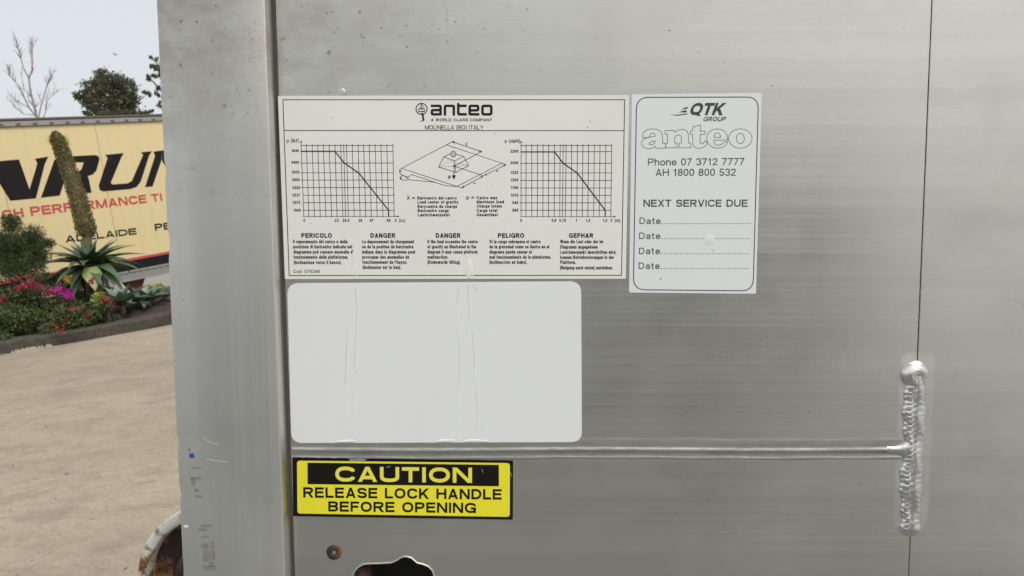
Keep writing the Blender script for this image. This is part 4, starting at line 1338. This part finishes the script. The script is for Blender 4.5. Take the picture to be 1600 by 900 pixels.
mb.build('top_rail', M_RAILD, trailer, bevel=.006)
mb = MB(); mb.box(SL, SR, -.036, -.0302, zt + .018, zt + .085); mb.build('rail_strip', M_GALV, trailer)
mb = MB()
x = SL
while x < SR:
    mb.box(x, x + .055, -.047, -.0362, zt + .03, zt + .055); x += .235
mb.build('rail_rivets', M_RAILD, trailer)['kind'] = 'stuff'
mb = MB(); mb.box(SL, SR, -.04, .05, z0b - .17, z0b - .004); mb.box(SL, SR, -.055, -.0402, z0b - .03, z0b - .008); mb.box(SL, SR, -.055, -.0402, z0b - .17, z0b - .15)
mb.build('bottom_rail', M_GALV, trailer, bevel=.006)
mb = MB()
x = SL + .05
while x < SR:
    mb.box(x, x + .02, -.046, -.0402, z0b - .06, z0b - .045); x += .12
mb.build('rail_rivets', M_RAILD, trailer)['kind'] = 'stuff'
mb = MB(); mb.box(SL + .001, SR - .001, -.004, -.0005, z0b + .0, z0b + .15); mb.build('black_stripe', M_TBLACK, trailer)
mb = MB(); mb.box(SL + .001, SR - .001, -.004, -.0005, z0b + .152, z0b + .192); mb.build('red_stripe', M_TRED, trailer)
mb = MB(); mb.box(SL, SR, .061, 2.5, z_top + dz - .06, z_top + dz - .01); mb.build('roof', M_RAILD, trailer)
mb = MB(); mb.box(SL, SR, .061, 2.5, z0b - .1, z0b - .02); mb.build('floor', M_OXIDE, trailer)
mb = MB(); mb.box(SL, SR, 2.47, 2.5, z0b - .02, z_top + dz - .06); mb.build('far_side', M_TCREAM, trailer)
mb = MB(); mb.box(SL + .01, SL + .04, .061, 2.46, z0b - .019, z_top + dz - .061); mb.build('rear_door', M_TCREAM, trailer)
mb = MB(); mb.box(SR - .04, SR - .01, .061, 2.46, z0b - .019, z_top + dz - .061); mb.build('front_wall', M_TCREAM, trailer)
for y in (.75, 1.65):
    mb = MB(); mb.box(SL + .2, SR - .2, y, y + .12, z0b - .24, z0b - .101); mb.build('chassis_beam', M_OXIDE, trailer)
sx_ = ta(212, 440)[0]
for k in range(-4, 4):
    mb = MB()
    xx = sx_ + k * 1.35
    mb.prism([(xx - .02, z0b - .42), (xx + .07, z0b - .42), (xx + .20, z0b - .172), (xx - .18, z0b - .172)], .05, .12)
    mb.build('outrigger', M_OXIDE, trailer)
for k in range(3):
    cx = SL + 1.6 + k * 1.3
    for y in (.10, 2.1):
        w = MB()
        prof = [(.30, .0), (.46, .0), (.5, .04), (.5, .24), (.46, .28), (.30, .28)]
        w.grid([[(cx + math.cos(q) * r, y + d, .5 + math.sin(q) * r) for q in [2 * math.pi * i / 28 for i in range(28)]] for r, d in prof], closed=True)
        wo = w.build('tyre', M_TYRE, trailer, smooth=True)
        w = MB()
        w.grid([[(cx + math.cos(q) * r, y + d, .5 + math.sin(q) * r) for q in [2 * math.pi * i / 28 for i in range(28)]] for r, d in ((.001, .06), (.12, .06), (.14, .12), (.26, .13), (.3, .02))], closed=True)
        w.build('rim', M_GALV, wo, smooth=True)
for y in (.5, 1.9):
    mb = MB(); mb.box(SR - 2.6, SR - 2.48, y, y + .12, .03, z0b - .1); mb.box(SR - 2.68, SR - 2.40, y - .08, y + .2, 0, .03)
    mb.build('landing_leg', M_GALV, trailer)
# lettering on the side (photograph coordinates of the crop, laid on the panel plane)
class TPlane:
    def at(self, u, v):
        x, z = TRAIL.at(u, v); return x, z + dz
G = lambda x, y: (x / 3.214, 180 + y / 3.214)
pr = Print(TPlane(), -.0015, .0003)
for P_ in ([(-70, 236), (95, 222), (112, 268), (148, 372), (180, 418), (52, 430)], [(148, 372), (178, 275), (187, 240), (175, 219), (243, 207), (225, 245), (180, 418)]):
    pr.fill([G(*p) for p in P_])
pr.build('big_letter', M_TBLACK, trailer)
pr = Print(TPlane(), -.0015, .0003)
for P_ in ([(205, 415), (272, 226), (290, 212), (362, 206), (300, 404)],
           [(352, 238), (362, 206), (478, 200), (494, 206), (500, 220), (420, 237)],
           [(420, 237), (500, 220), (484, 278), (466, 297), (440, 306), (392, 282), (408, 274)],
           [(392, 282), (440, 306), (372, 322), (334, 325), (345, 287)],
           [(372, 318), (440, 304), (446, 322), (460, 389), (392, 397)]):
    pr.fill([G(*p) for p in P_])
pr.build('big_letter', M_TBLACK, trailer)
pr = Print(TPlane(), -.0015, .0003)
for P_ in ([(540, 215), (528, 199), (622, 190), (608, 215), (556, 340), (520, 383), (500, 376), (496, 352)],
           [(520, 383), (556, 340), (566, 348), (640, 342), (655, 371)],
           [(640, 342), (662, 330), (718, 200), (708, 186), (762, 181), (748, 205), (706, 335), (686, 360), (655, 371)]):
    pr.fill([G(*p) for p in P_])
pr.build('big_letter', M_TBLACK, trailer)
pr = Print(TPlane(), -.0015, .0003)
for P_ in ([(728, 362), (778, 205), (770, 183), (815, 177), (810, 230), (766, 358)], [(815, 177), (850, 174), (905, 345), (880, 348), (812, 225)], [(880, 348), (940, 168), (978, 165), (918, 343)]):
    pr.fill([G(*p) for p in P_])
pr.build('big_letter', M_TBLACK, trailer)
for s_, a_, b_, c_ in (('GH', G(13, 525), G(122, 511), 14.8), ('PERFORMANCE', G(157, 507), G(738, 440), 14.8), ('TI', G(762, 437), G(817, 431), 12.8)):
    text_part(TPlane(), 'red_word', M_TRED, trailer, s_, a_, b_, c_, .235, .14, -.0015, step=.0003)
for s_, a_, b_, c_ in (('ADELAIDE', G(330, 641), G(687, 598), 11.0), ('PE', G(780, 581), G(860, 572), 11.2)):
    text_part(TPlane(), 'city_name', M_TBLACK, trailer, s_, a_, b_, c_, .235, .14, -.0015, step=.0003)

# ------------------------------------------------------------------ plants of the bed
def soil_z(p): return .12
def blade(L, Wd, curl, fold=.25, droop=0.0, n=9, tipw=.02):
    """one thick pointed leaf rising along +x; shared by alike leaves"""
    mb = MB()
    rows_t, rows_b = [], []
    x, z, a = 0.0, 0.0, droop
    for i in range(n + 1):
        f = i / n
        w = Wd * (.55 + 1.1 * f if f < .4 else (1 - f) * 1.65 * (1 - .18 * (1 - f))) * .5 + Wd * tipw * (1 - f)
        w = max(w, .001)
        th = Wd * .14 * (1 - f) + .002
        rows_t.append([(x, -w, z + fold * w), (x, -w * .5, z + fold * w * .3), (x, 0, z), (x, w * .5, z + fold * w * .3), (x, w, z + fold * w)])
        rows_b.append([(x, -w, z + fold * w - .001), (x, 0, z - th), (x, w, z + fold * w - .001)])
        a += curl / n
        x += math.cos(a) * L / n; z += math.sin(a) * L / n
    mb.grid(rows_t); mb.grid([r[::-1] for r in rows_b])
    me = bpy.data.meshes.new('leaf')
    me.from_pydata(mb.v, [], mb.f)
    me.polygons.foreach_set('use_smooth', [True] * len(me.polygons))
    me.update()
    return me
def put_leaf(me, mat, root, az, el, sc=1.0, z=0.0, r=0.0, name='leaf', roll=0.0):
    m2 = MESHMAT.get((me.name, mat.name))
    if m2 is None:
        m2 = me.copy(); m2.materials.append(mat); MESHMAT[(me.name, mat.name)] = m2
    o = bpy.data.objects.new(name, m2)
    COL.objects.link(o); o.parent = root
    o.matrix_local = Matrix.Translation((math.cos(az) * r, math.sin(az) * r, z)) @ Matrix.Rotation(az, 4, 'Z') @ Matrix.Rotation(-el, 4, 'Y') @ Matrix.Rotation(roll, 4, 'X') @ Matrix.Scale(sc, 4)
    return o
MESHMAT = {}
TOCAM = math.atan2(-10, 6.2)          # azimuth from the plants towards the camera
# big agave with its flower spike
ag_c = depth_at(138, 408, 10.0)
agave = empty('agave', Vector((ag_c.x, ag_c.y, .12)), 'large agave with a tall leaning flower spike in front of the trailer', 'agave')
az_ = ag_c.z - .12                      # height of the crown above the soil
L1, L2, L3 = blade(.62, .165, -.6), blade(.60, .17, -.95), blade(.62, .17, -.15)
random.seed(21)
for i in range(16):
    put_leaf(L1, M_AGAVE, agave, i * 2.399 + .3, random.uniform(.30, .62), random.uniform(.85, 1.08), az_ - .02, .05)
for i in range(16):
    put_leaf(L2, M_AGAVE, agave, i * 2.399 + 1.1, random.uniform(.02, .34), random.uniform(.85, 1.1), az_ - .07, .05)
for i in range(9):
    put_leaf(L3, M_AGAVE, agave, i * 2.399 + .7, random.uniform(.5, .95), random.uniform(.5, .72), az_ + .0, .03)
for dx, e in ((-.55, -.1), (.7, -.25), (.35, .05)):
    put_leaf(L2, M_AGAVE, agave, TOCAM + dx, e, 1.0, az_ - .06, .05)
Lf = blade(.33, .23, -.45, .10)
put_leaf(Lf, M_AGAVEF, agave, TOCAM - .05, -.75, 1.0, az_ - .05, .36)['label'] = 'broad pale green leaf bent down towards the viewer'
Lf2 = blade(.5, .12, -.9)
put_leaf(Lf2, M_AGAVEF, agave, TOCAM + 1.0, .15, .8, az_ + .0, .08)
Ld = blade(.42, .06, -.5)
for i in range(48):
    put_leaf(Ld, M_AGDEAD, agave, i * 2.399, random.uniform(-1.4, -.95), random.uniform(.6, 1.0), az_ - .06, random.uniform(.06, .13), 'dead_leaf')
mb = MB(); mb.tube([(0, 0, -.1), (0, 0, az_ * .5), (0, 0, az_ + .05)], [.10, .09, .06], 10); mb.build('trunk', M_AGDEAD, agave, smooth=True)
base = Vector((0, 0, az_ + .05))
sp_px = [(137, 385), (136, 366), (131, 345), (124, 318), (114, 286), (103, 252), (93, 225), (86, 207)]
spw = [depth_at(u, v, 10.0) - agave.location for u, v in sp_px]
mb = MB(); mb.tube([tuple(p) for p in spw], [.05, .06, .085, .08, .074, .066, .058, .03], 12); mb.build('flower_stalk', M_AGDEAD, agave, smooth=True)
def along(pts, f):
    k = f * (len(pts) - 1); i = min(int(k), len(pts) - 2)
    return pts[i].lerp(pts[i + 1], k - i)
P = []
for _ in range(11000):
    f = random.random() ** .9 * .97 + .03 if _ > 300 else random.random() * .05 + .95
    f = .10 + .90 * (f if f <= 1 else 1)
    c = along(spw, f)
    env = min(1, .45 + (f - .10) / .16) * (1 - max(0, (f - .9) / .1) ** 2 * .75)
    a = random.random() * 6.283
    r = (.128 - .045 * f) * env * random.uniform(.5, 1.05)
    P.append((c.x + math.cos(a) * r, c.y + math.sin(a) * r, c.z + random.uniform(-.02, .02)))
leaf_cloud('flower_spike', np.array(P), .026, M_BUD, agave, .5, .1)['label'] = 'thick fuzzy olive flower spike leaning left'
P = []
for _ in range(420):
    f = random.uniform(.84, .95); c = along(spw, f); a = random.choice((0.2, 3.3)) + random.gauss(0, .45)
    r = random.uniform(.07, .125)
    P.append((c.x + math.cos(a) * r, c.y + math.sin(a) * r, c.z + random.uniform(-.03, .03)))
leaf_cloud('open_florets', np.array(P), .018, M_BUDY, agave, .3, .1)
# young leaf cone round the foot of the spike
for i in range(10):
    put_leaf(L3, M_ATTEN, agave, i * 2.399, random.uniform(1.15, 1.45), random.uniform(.30, .46), az_ + .05, .04)

# two soft grey-green rosettes
La, Lb = blade(.28, .12, -.3, .3), blade(.26, .115, -.55, .3)
for (u, v, d, sc, lab, sd) in ((190, 474, 9.45, 1.42, 'left of the two soft grey green rosettes by the kerb', 3), (231, 470, 9.75, 1.28, 'right of the two soft grey green rosettes, half hidden by the post', 5)):
    c = depth_at(u, v, d)
    ro = empty('rosette_agave', Vector((c.x, c.y, .12)), lab, 'agave', 'soft agave rosettes by the kerb')
    random.seed(sd)
    hz = max(.06, c.z - .12)
    for i in range(19):
        t = i / 18
        put_leaf(La if i % 2 else Lb, M_ATTEN, ro, i * 2.399 + sd, (.22 + 1.05 * t ** 1.1), sc * (1.05 - .45 * t) * random.uniform(.9, 1.1), hz, .02)
    mb = MB(); mb.tube([(0, 0, -.08), (0, 0, hz * .6), (0, 0, hz)], [.04, .035, .02], 8); mb.build('trunk', M_AGDEAD, ro, smooth=True)

def bush(name, label, cat, blobs, n, size, mat, ratio=.5, flowers=(), group=None, stems=7):
    """blobs: (u, v, depth, ru, rv) in photograph pixels, turned into ellipsoids of leaves"""
    ctr = [depth_at(u, v, d) for u, v, d, *_ in blobs]
    b0 = sum(ctr, Vector()) / len(ctr)
    root = empty(name, Vector((b0.x, b0.y, .1)), label, cat, group)
    P = []
    tot = sum(b[3] * b[4] for b in blobs)
    for (u, v, d, ru, rv), c in zip(blobs, ctr):
        k = int(n * ru * rv / tot)
        g = RNG.normal(size=(k, 3)); g /= np.linalg.norm(g, axis=1)[:, None]
        g *= (RNG.random(k) ** .45)[:, None]
        # clumps: pull leaves towards a handful of centres
        cc = RNG.normal(size=(9, 3)); cc /= np.linalg.norm(cc, axis=1)[:, None]; cc *= .8
        pick = RNG.integers(0, 9, k)
        g = g * .72 + cc[pick] * .34
        sc = np.array([ru * d / F, ru * d / F, rv * d / F])
        P.append(g * sc + np.array(c - root.location))
    P = np.concatenate(P)
    P = P[P[:, 2] > -.02]
    leaf_cloud('foliage', P, size, mat, root, ratio)
    for k in range(stems):
        t = P[RNG.integers(0, len(P))]
        mb = MB(); m = Vector((t[0] * .35, t[1] * .35, t[2] * .5))
        mb.tube([(0, 0, -.05), tuple(m), tuple(t)], [.012, .008, .004], 5); mb.build('stem', M_STEM, root)
    for (fn, fm, spots, fs) in flowers:
        Q_ = []
        for (u, v, d, ru, rv, k) in spots:
            c = np.array(depth_at(u, v, d) - root.location)
            Q_.append(c + RNG.normal(size=(k, 3)) * np.array([ru * d / F, ru * d / F * .6, rv * d / F]) * .55)
        fo = leaf_cloud(fn, np.concatenate(Q_), fs, fm, root, .9, .6)
        fo['kind'] = 'stuff'
    return root
bush('feathery_shrub', 'tall dark feathery shrub at the left edge before the trailer', 'shrub',
     [(25, 385, 10.4, 44, 40), (50, 372, 10.4, 24, 26), (18, 352, 10.4, 20, 22), (62, 400, 10.3, 24, 26), (0, 400, 10.4, 40, 46), (-40, 390, 10.5, 40, 50), (76, 380, 10.3, 16, 10), (30, 420, 10.2, 46, 26)], 26000, .042, M_LEAFD, .17)
bush('crimson_flower_shrub', 'low shrub with crimson blooms at the far left of the bed', 'shrub',
     [(20, 468, 9.3, 42, 26), (48, 462, 9.3, 34, 22), (12, 500, 8.9, 36, 30), (50, 500, 8.9, 34, 26), (-30, 490, 9.0, 40, 40), (62, 438, 9.8, 30, 18), (8, 530, 8.55, 16, 16)], 9000, .036, M_LEAFM, .5,
     [('crimson_flowers', M_PINK, [(32, 450, 9.15, 11, 5, 26), (46, 444, 9.15, 14, 6, 32), (62, 449, 9.15, 10, 5, 24), (6, 465, 9.0, 7, 5, 14)], .036),
      ('dull_red_leaves', M_RED, [(50, 432, 9.6, 20, 8, 30), (30, 436, 9.6, 16, 8, 16)], .025)])
bush('magenta_bougainvillea', 'small shrub topped by bright magenta and pink bracts', 'shrub',
     [(88, 478, 9.2, 24, 20), (100, 466, 9.3, 18, 14)], 2200, .034, M_LEAFM, .5,
     [('magenta_bracts', M_MAG, [(96, 455, 9.05, 11, 8, 44), (106, 463, 9.05, 8, 8, 32), (90, 452, 9.1, 6, 5, 12)], .042), ('pink_flowers', M_PINK, [(78, 457, 9.1, 8, 5, 34), (143, 439, 9.4, 4, 5, 14)], .04)])
bush('red_flower_shrub', 'low shrub with small red flowers spilling over the kerb', 'shrub',
     [(95, 500, 8.85, 26, 24), (122, 500, 8.9, 28, 24), (142, 492, 9.0, 18, 18), (80, 515, 8.7, 22, 14), (110, 480, 9.1, 24, 14)], 5200, .034, M_LEAFM, .5,
     [('red_flowers', M_RED, [(105, 484, 8.75, 8, 4, 6), (122, 480, 8.75, 8, 4, 6), (138, 491, 8.75, 6, 5, 6), (103, 498, 8.65, 5, 4, 10), (100, 507, 8.55, 6, 5, 7), (88, 511, 8.5, 5, 4, 5), (96, 516, 8.5, 6, 4, 6), (80, 491, 8.65, 5, 4, 5)], .028)])
bush('crown_of_thorns', 'little plant with a ring of red flowers before the rosettes', 'plant',
     [(166, 478, 9.0, 14, 12)], 500, .032, M_LEAFM, .5, [('red_flowers', M_RED, [(164, 468, 8.95, 10, 5, 28), (176, 472, 8.95, 5, 6, 12), (158, 476, 8.95, 5, 4, 9)], .030)], stems=4)
bush('pale_succulent', 'pale yellow green succulent under the big agave', 'succulent',
     [(153, 464, 9.3, 12, 9), (148, 474, 9.25, 8, 9)], 420, .05, M_LEAFY, .4, stems=3)
bush('yellow_succulent', 'yellow green succulent mound beside the post', 'succulent',
     [(243, 451, 10.5, 17, 9), (257, 454, 10.5, 10, 8)], 900, .05, M_LEAFY, .4, stems=3)
bush('yellow_blossom', 'small yellow blossom on the left of the agave trunk', 'flower',
     [(105, 447, 9.7, 5, 10)], 90, .04, M_LEAFM, .4, [('petals', M_YFLOW, [(107, 436, 9.6, 6, 5, 34)], .05)], stems=2)
bush('ground_cover', 'dark leafy ground cover between the rosettes and kerb', 'ground cover',
     [(160, 492, 9.2, 16, 9), (205, 487, 9.6, 26, 6), (245, 480, 10.0, 24, 7), (175, 498, 9.1, 18, 6)], 1800, .035, M_LEAFD, .5, stems=3)
bush('under_planting', 'leafy green undergrowth round the foot of the big agave', 'shrub',
     [(112, 452, 10.5, 18, 14), (132, 462, 10.6, 22, 14), (160, 455, 10.7, 20, 12), (120, 470, 9.9, 26, 14), (86, 440, 10.5, 20, 14)], 4200, .035, M_LEAFM, .4, stems=4)
# dark rock at the end of the bed
rc = depth_at(262, 470, 10.2)
bm = bmesh.new(); bmesh.ops.create_icosphere(bm, subdivisions=3, radius=1)
for v in bm.verts:
    h = 1 + .12 * math.sin(v.co.x * 5 + 1) + .10 * math.sin(v.co.y * 7) + .08 * math.sin(v.co.z * 9 + 2)
    v.co = Vector((v.co.x * .22, v.co.y * .2, v.co.z * .17)) * h
me = bpy.data.meshes.new('garden_rock'); bm.to_mesh(me); bm.free(); me.materials.append(M_ROCK)
rk = bpy.data.objects.new('garden_rock', me); COL.objects.link(rk); rk.location = (rc.x + .12, rc.y, .16)
tag(rk, 'dark rock at the end of the bed beside the post', 'rock')

# ------------------------------------------------------------------ trees beyond
def tree(name, label, d, lobes, leaves, size, trunk_px, limbs, seed):
    random.seed(seed)
    b = depth_at(*trunk_px, d)
    root = empty(name, Vector((b.x, b.y, LOW)), label, 'tree')
    top = b - root.location
    mb = MB()
    mb.tube([(0, 0, -.2), (.1, 0, top.z * .35), (0.0, .1, top.z * .7), tuple(top)], [.38, .30, .22, .13], 10)
    for L_ in limbs:
        q = [depth_at(u, v, d + e) - root.location for u, v, e in L_]
        mb.tube([tuple(p) for p in q], [.13 * (1 - .8 * i / (len(q) - 1)) + .015 for i in range(len(q))], 6)
    mb.build('trunk', M_BARK, root, smooth=True)
    P = []
    tot = sum(r * r2 for _, _, _, r, r2 in lobes)
    for (u, v, e, ru, rv) in lobes:
        c = np.array(depth_at(u, v, d + e) - root.location)
        k = int(leaves * ru * rv / tot)
        nc = max(5, int(ru * rv / 16))
        cc = RNG.normal(size=(nc, 3)); cc /= np.linalg.norm(cc, axis=1)[:, None]; cc *= (.45 + .55 * RNG.random(nc))[:, None]
        pick = RNG.integers(0, nc, k)
        g = cc[pick] * .88 + RNG.normal(size=(k, 3)) * .17
        P.append(g * np.array([ru, ru, rv]) * d / F + c)
    leaf_cloud('crown', np.concatenate(P), size, M_EUC, root, .42, -.3)
    return root
tree('eucalypt_tree', 'round leafy gum tree above the middle of the trailer', 70,
     [(170, 124, 0, 27, 17), (150, 136, -1, 24, 18), (192, 134, 1, 24, 20), (131, 154, 0, 17, 14), (160, 158, -1, 26, 20), (190, 160, 1, 28, 20), (206, 152, 0, 14, 16), (228, 147, 0, 9, 6), (231, 174, 0, 11, 6), (140, 172, 0, 14, 10), (175, 176, 0, 46, 12), (215, 178, 0, 16, 8)],
     9500, .27, (178, 176), [[(178, 182, 0), (172, 165, 0), (160, 140, -.5), (150, 128, -1)], [(178, 178, 0), (185, 158, .5), (196, 135, 1)], [(176, 182, 0), (155, 172, 0), (135, 156, 0)], [(180, 182, 0), (205, 168, 0), (226, 150, 0)], [(172, 165, 0), (172, 140, 0), (170, 122, 0)]], 3)
tree('sparse_gum_tree', 'loose gum tree half hidden behind the post', 62,
     [(242, 98, 0, 9, 12), (238, 122, 0, 10, 9), (256, 112, 0, 16, 20), (246, 142, 0, 7, 9), (270, 140, 0, 24, 30), (252, 165, 0, 7, 8), (285, 110, 0, 22, 26)],
     3000, .24, (270, 160), [[(270, 170, 0), (262, 140, 0), (250, 112, 0), (242, 92, 0)], [(266, 150, 0), (250, 140, 0), (236, 124, 0)], [(272, 165, 0), (278, 130, 0), (285, 105, 0)]], 4)
# bare tree
random.seed(11)
BD = 60.0
bp = depth_at(60, 200, BD)
bare = empty('bare_tree', Vector((bp.x, bp.y, LOW)), 'leafless pale tree against the sky at the left edge', 'tree')
mb = MB()
def twig(px, r0, lev):
    q = [depth_at(u, v, BD + random.uniform(-.2, .2)) - bare.location for u, v in px]
    mb.tube([tuple(p) for p in q], [r0 * (1 - .75 * i / (len(q) - 1)) for i in range(len(q))], 5, cap=False)
    if lev <= 0: return
    for k in range(4 + lev * 2):
        f = random.uniform(.25, 1.0) * (len(px) - 1); i = min(int(f), len(px) - 2)
        a = Vector(px[i]).lerp(Vector(px[i + 1]), f - i)
        dr = (Vector(px[i + 1]) - Vector(px[i])).normalized()
        ang = random.choice((-1, 1)) * random.uniform(.3, .75)
        d2 = Vector((dr.x * math.cos(ang) - dr.y * math.sin(ang), dr.x * math.sin(ang) + dr.y * math.cos(ang)))
        d2 = (d2 + Vector((0, -.35))).normalized()
        ln = random.uniform(6, 15) * (.6 + .35 * lev)
        pts = [tuple(a)]
        for s in range(3):
            d2 = (d2 + Vector((random.uniform(-.25, .25), random.uniform(-.25, .1)))).normalized()
            a = a + d2 * ln / 3; pts.append(tuple(a))
        twig(pts, r0 * .45, lev - 1)
twig([(60, 240), (59, 200), (58, 185), (53, 165), (47, 140), (45, 122), (36, 105), (32, 88), (28, 72)], .11, 2)
twig([(45, 122), (51, 108), (50, 90), (51, 72)], .06, 2)
twig([(56, 182), (45, 168), (37, 150), (30, 135), (18, 122), (5, 108)], .07, 2)
twig([(59, 190), (64, 165), (70, 145), (75, 128), (80, 115)], .06, 2)
twig([(45, 168), (30, 160), (18, 150), (10, 140)], .04, 1)
twig([(50, 152), (38, 140), (34, 120), (33, 108)], .04, 1)
twig([(66, 190), (72, 172), (74, 158), (82, 148)], .04, 2)
twig([(53, 180), (36, 178), (24, 168), (16, 158)], .035, 2)
tk = MB(); tk.tube([(0, 0, -.2), (0, 0, 2), tuple(depth_at(60, 240, BD) - bare.location)], [.22, .18, .11], 8)
tk.build('trunk', M_TWIG, bare, smooth=True)
mb.build('branches', M_TWIG, bare)
# the bird
bc = depth_at(180, 85.5, 45)
mb = MB()
bird_m = Matrix.Translation(bc)
rows = []
for x, r in ((-.14, .004), (-.08, .02), (0, .035), (.07, .028), (.10, .018), (.13, .003)):
    rows.append([(x, math.cos(q) * r, math.sin(q) * r) for q in [2 * math.pi * i / 8 for i in range(8)]])
mb.grid(rows, closed=True)
for sg in (-1, 1):
    mb.grid([[(-.04, sg * .02, .02), (.05, sg * .02, .02)], [(-.05, sg * .12, .075), (.03, sg * .12, .08)], [(-.08, sg * .22, .05), (-.05, sg * .22, .055)]])
    mb.grid([[(-.04, sg * .02, .012), (.05, sg * .02, .012)], [(-.05, sg * .12, .068), (.03, sg * .12, .072)], [(-.08, sg * .22, .048), (-.05, sg * .22, .052)]])
bo = mb.build('bird', M_BIRD)
bo.scale = (.8, .8, .8); bo.location = bc; bo.rotation_euler = (.3, .2, 2.6)
tag(bo, 'tiny dark bird flying above the round tree', 'bird')
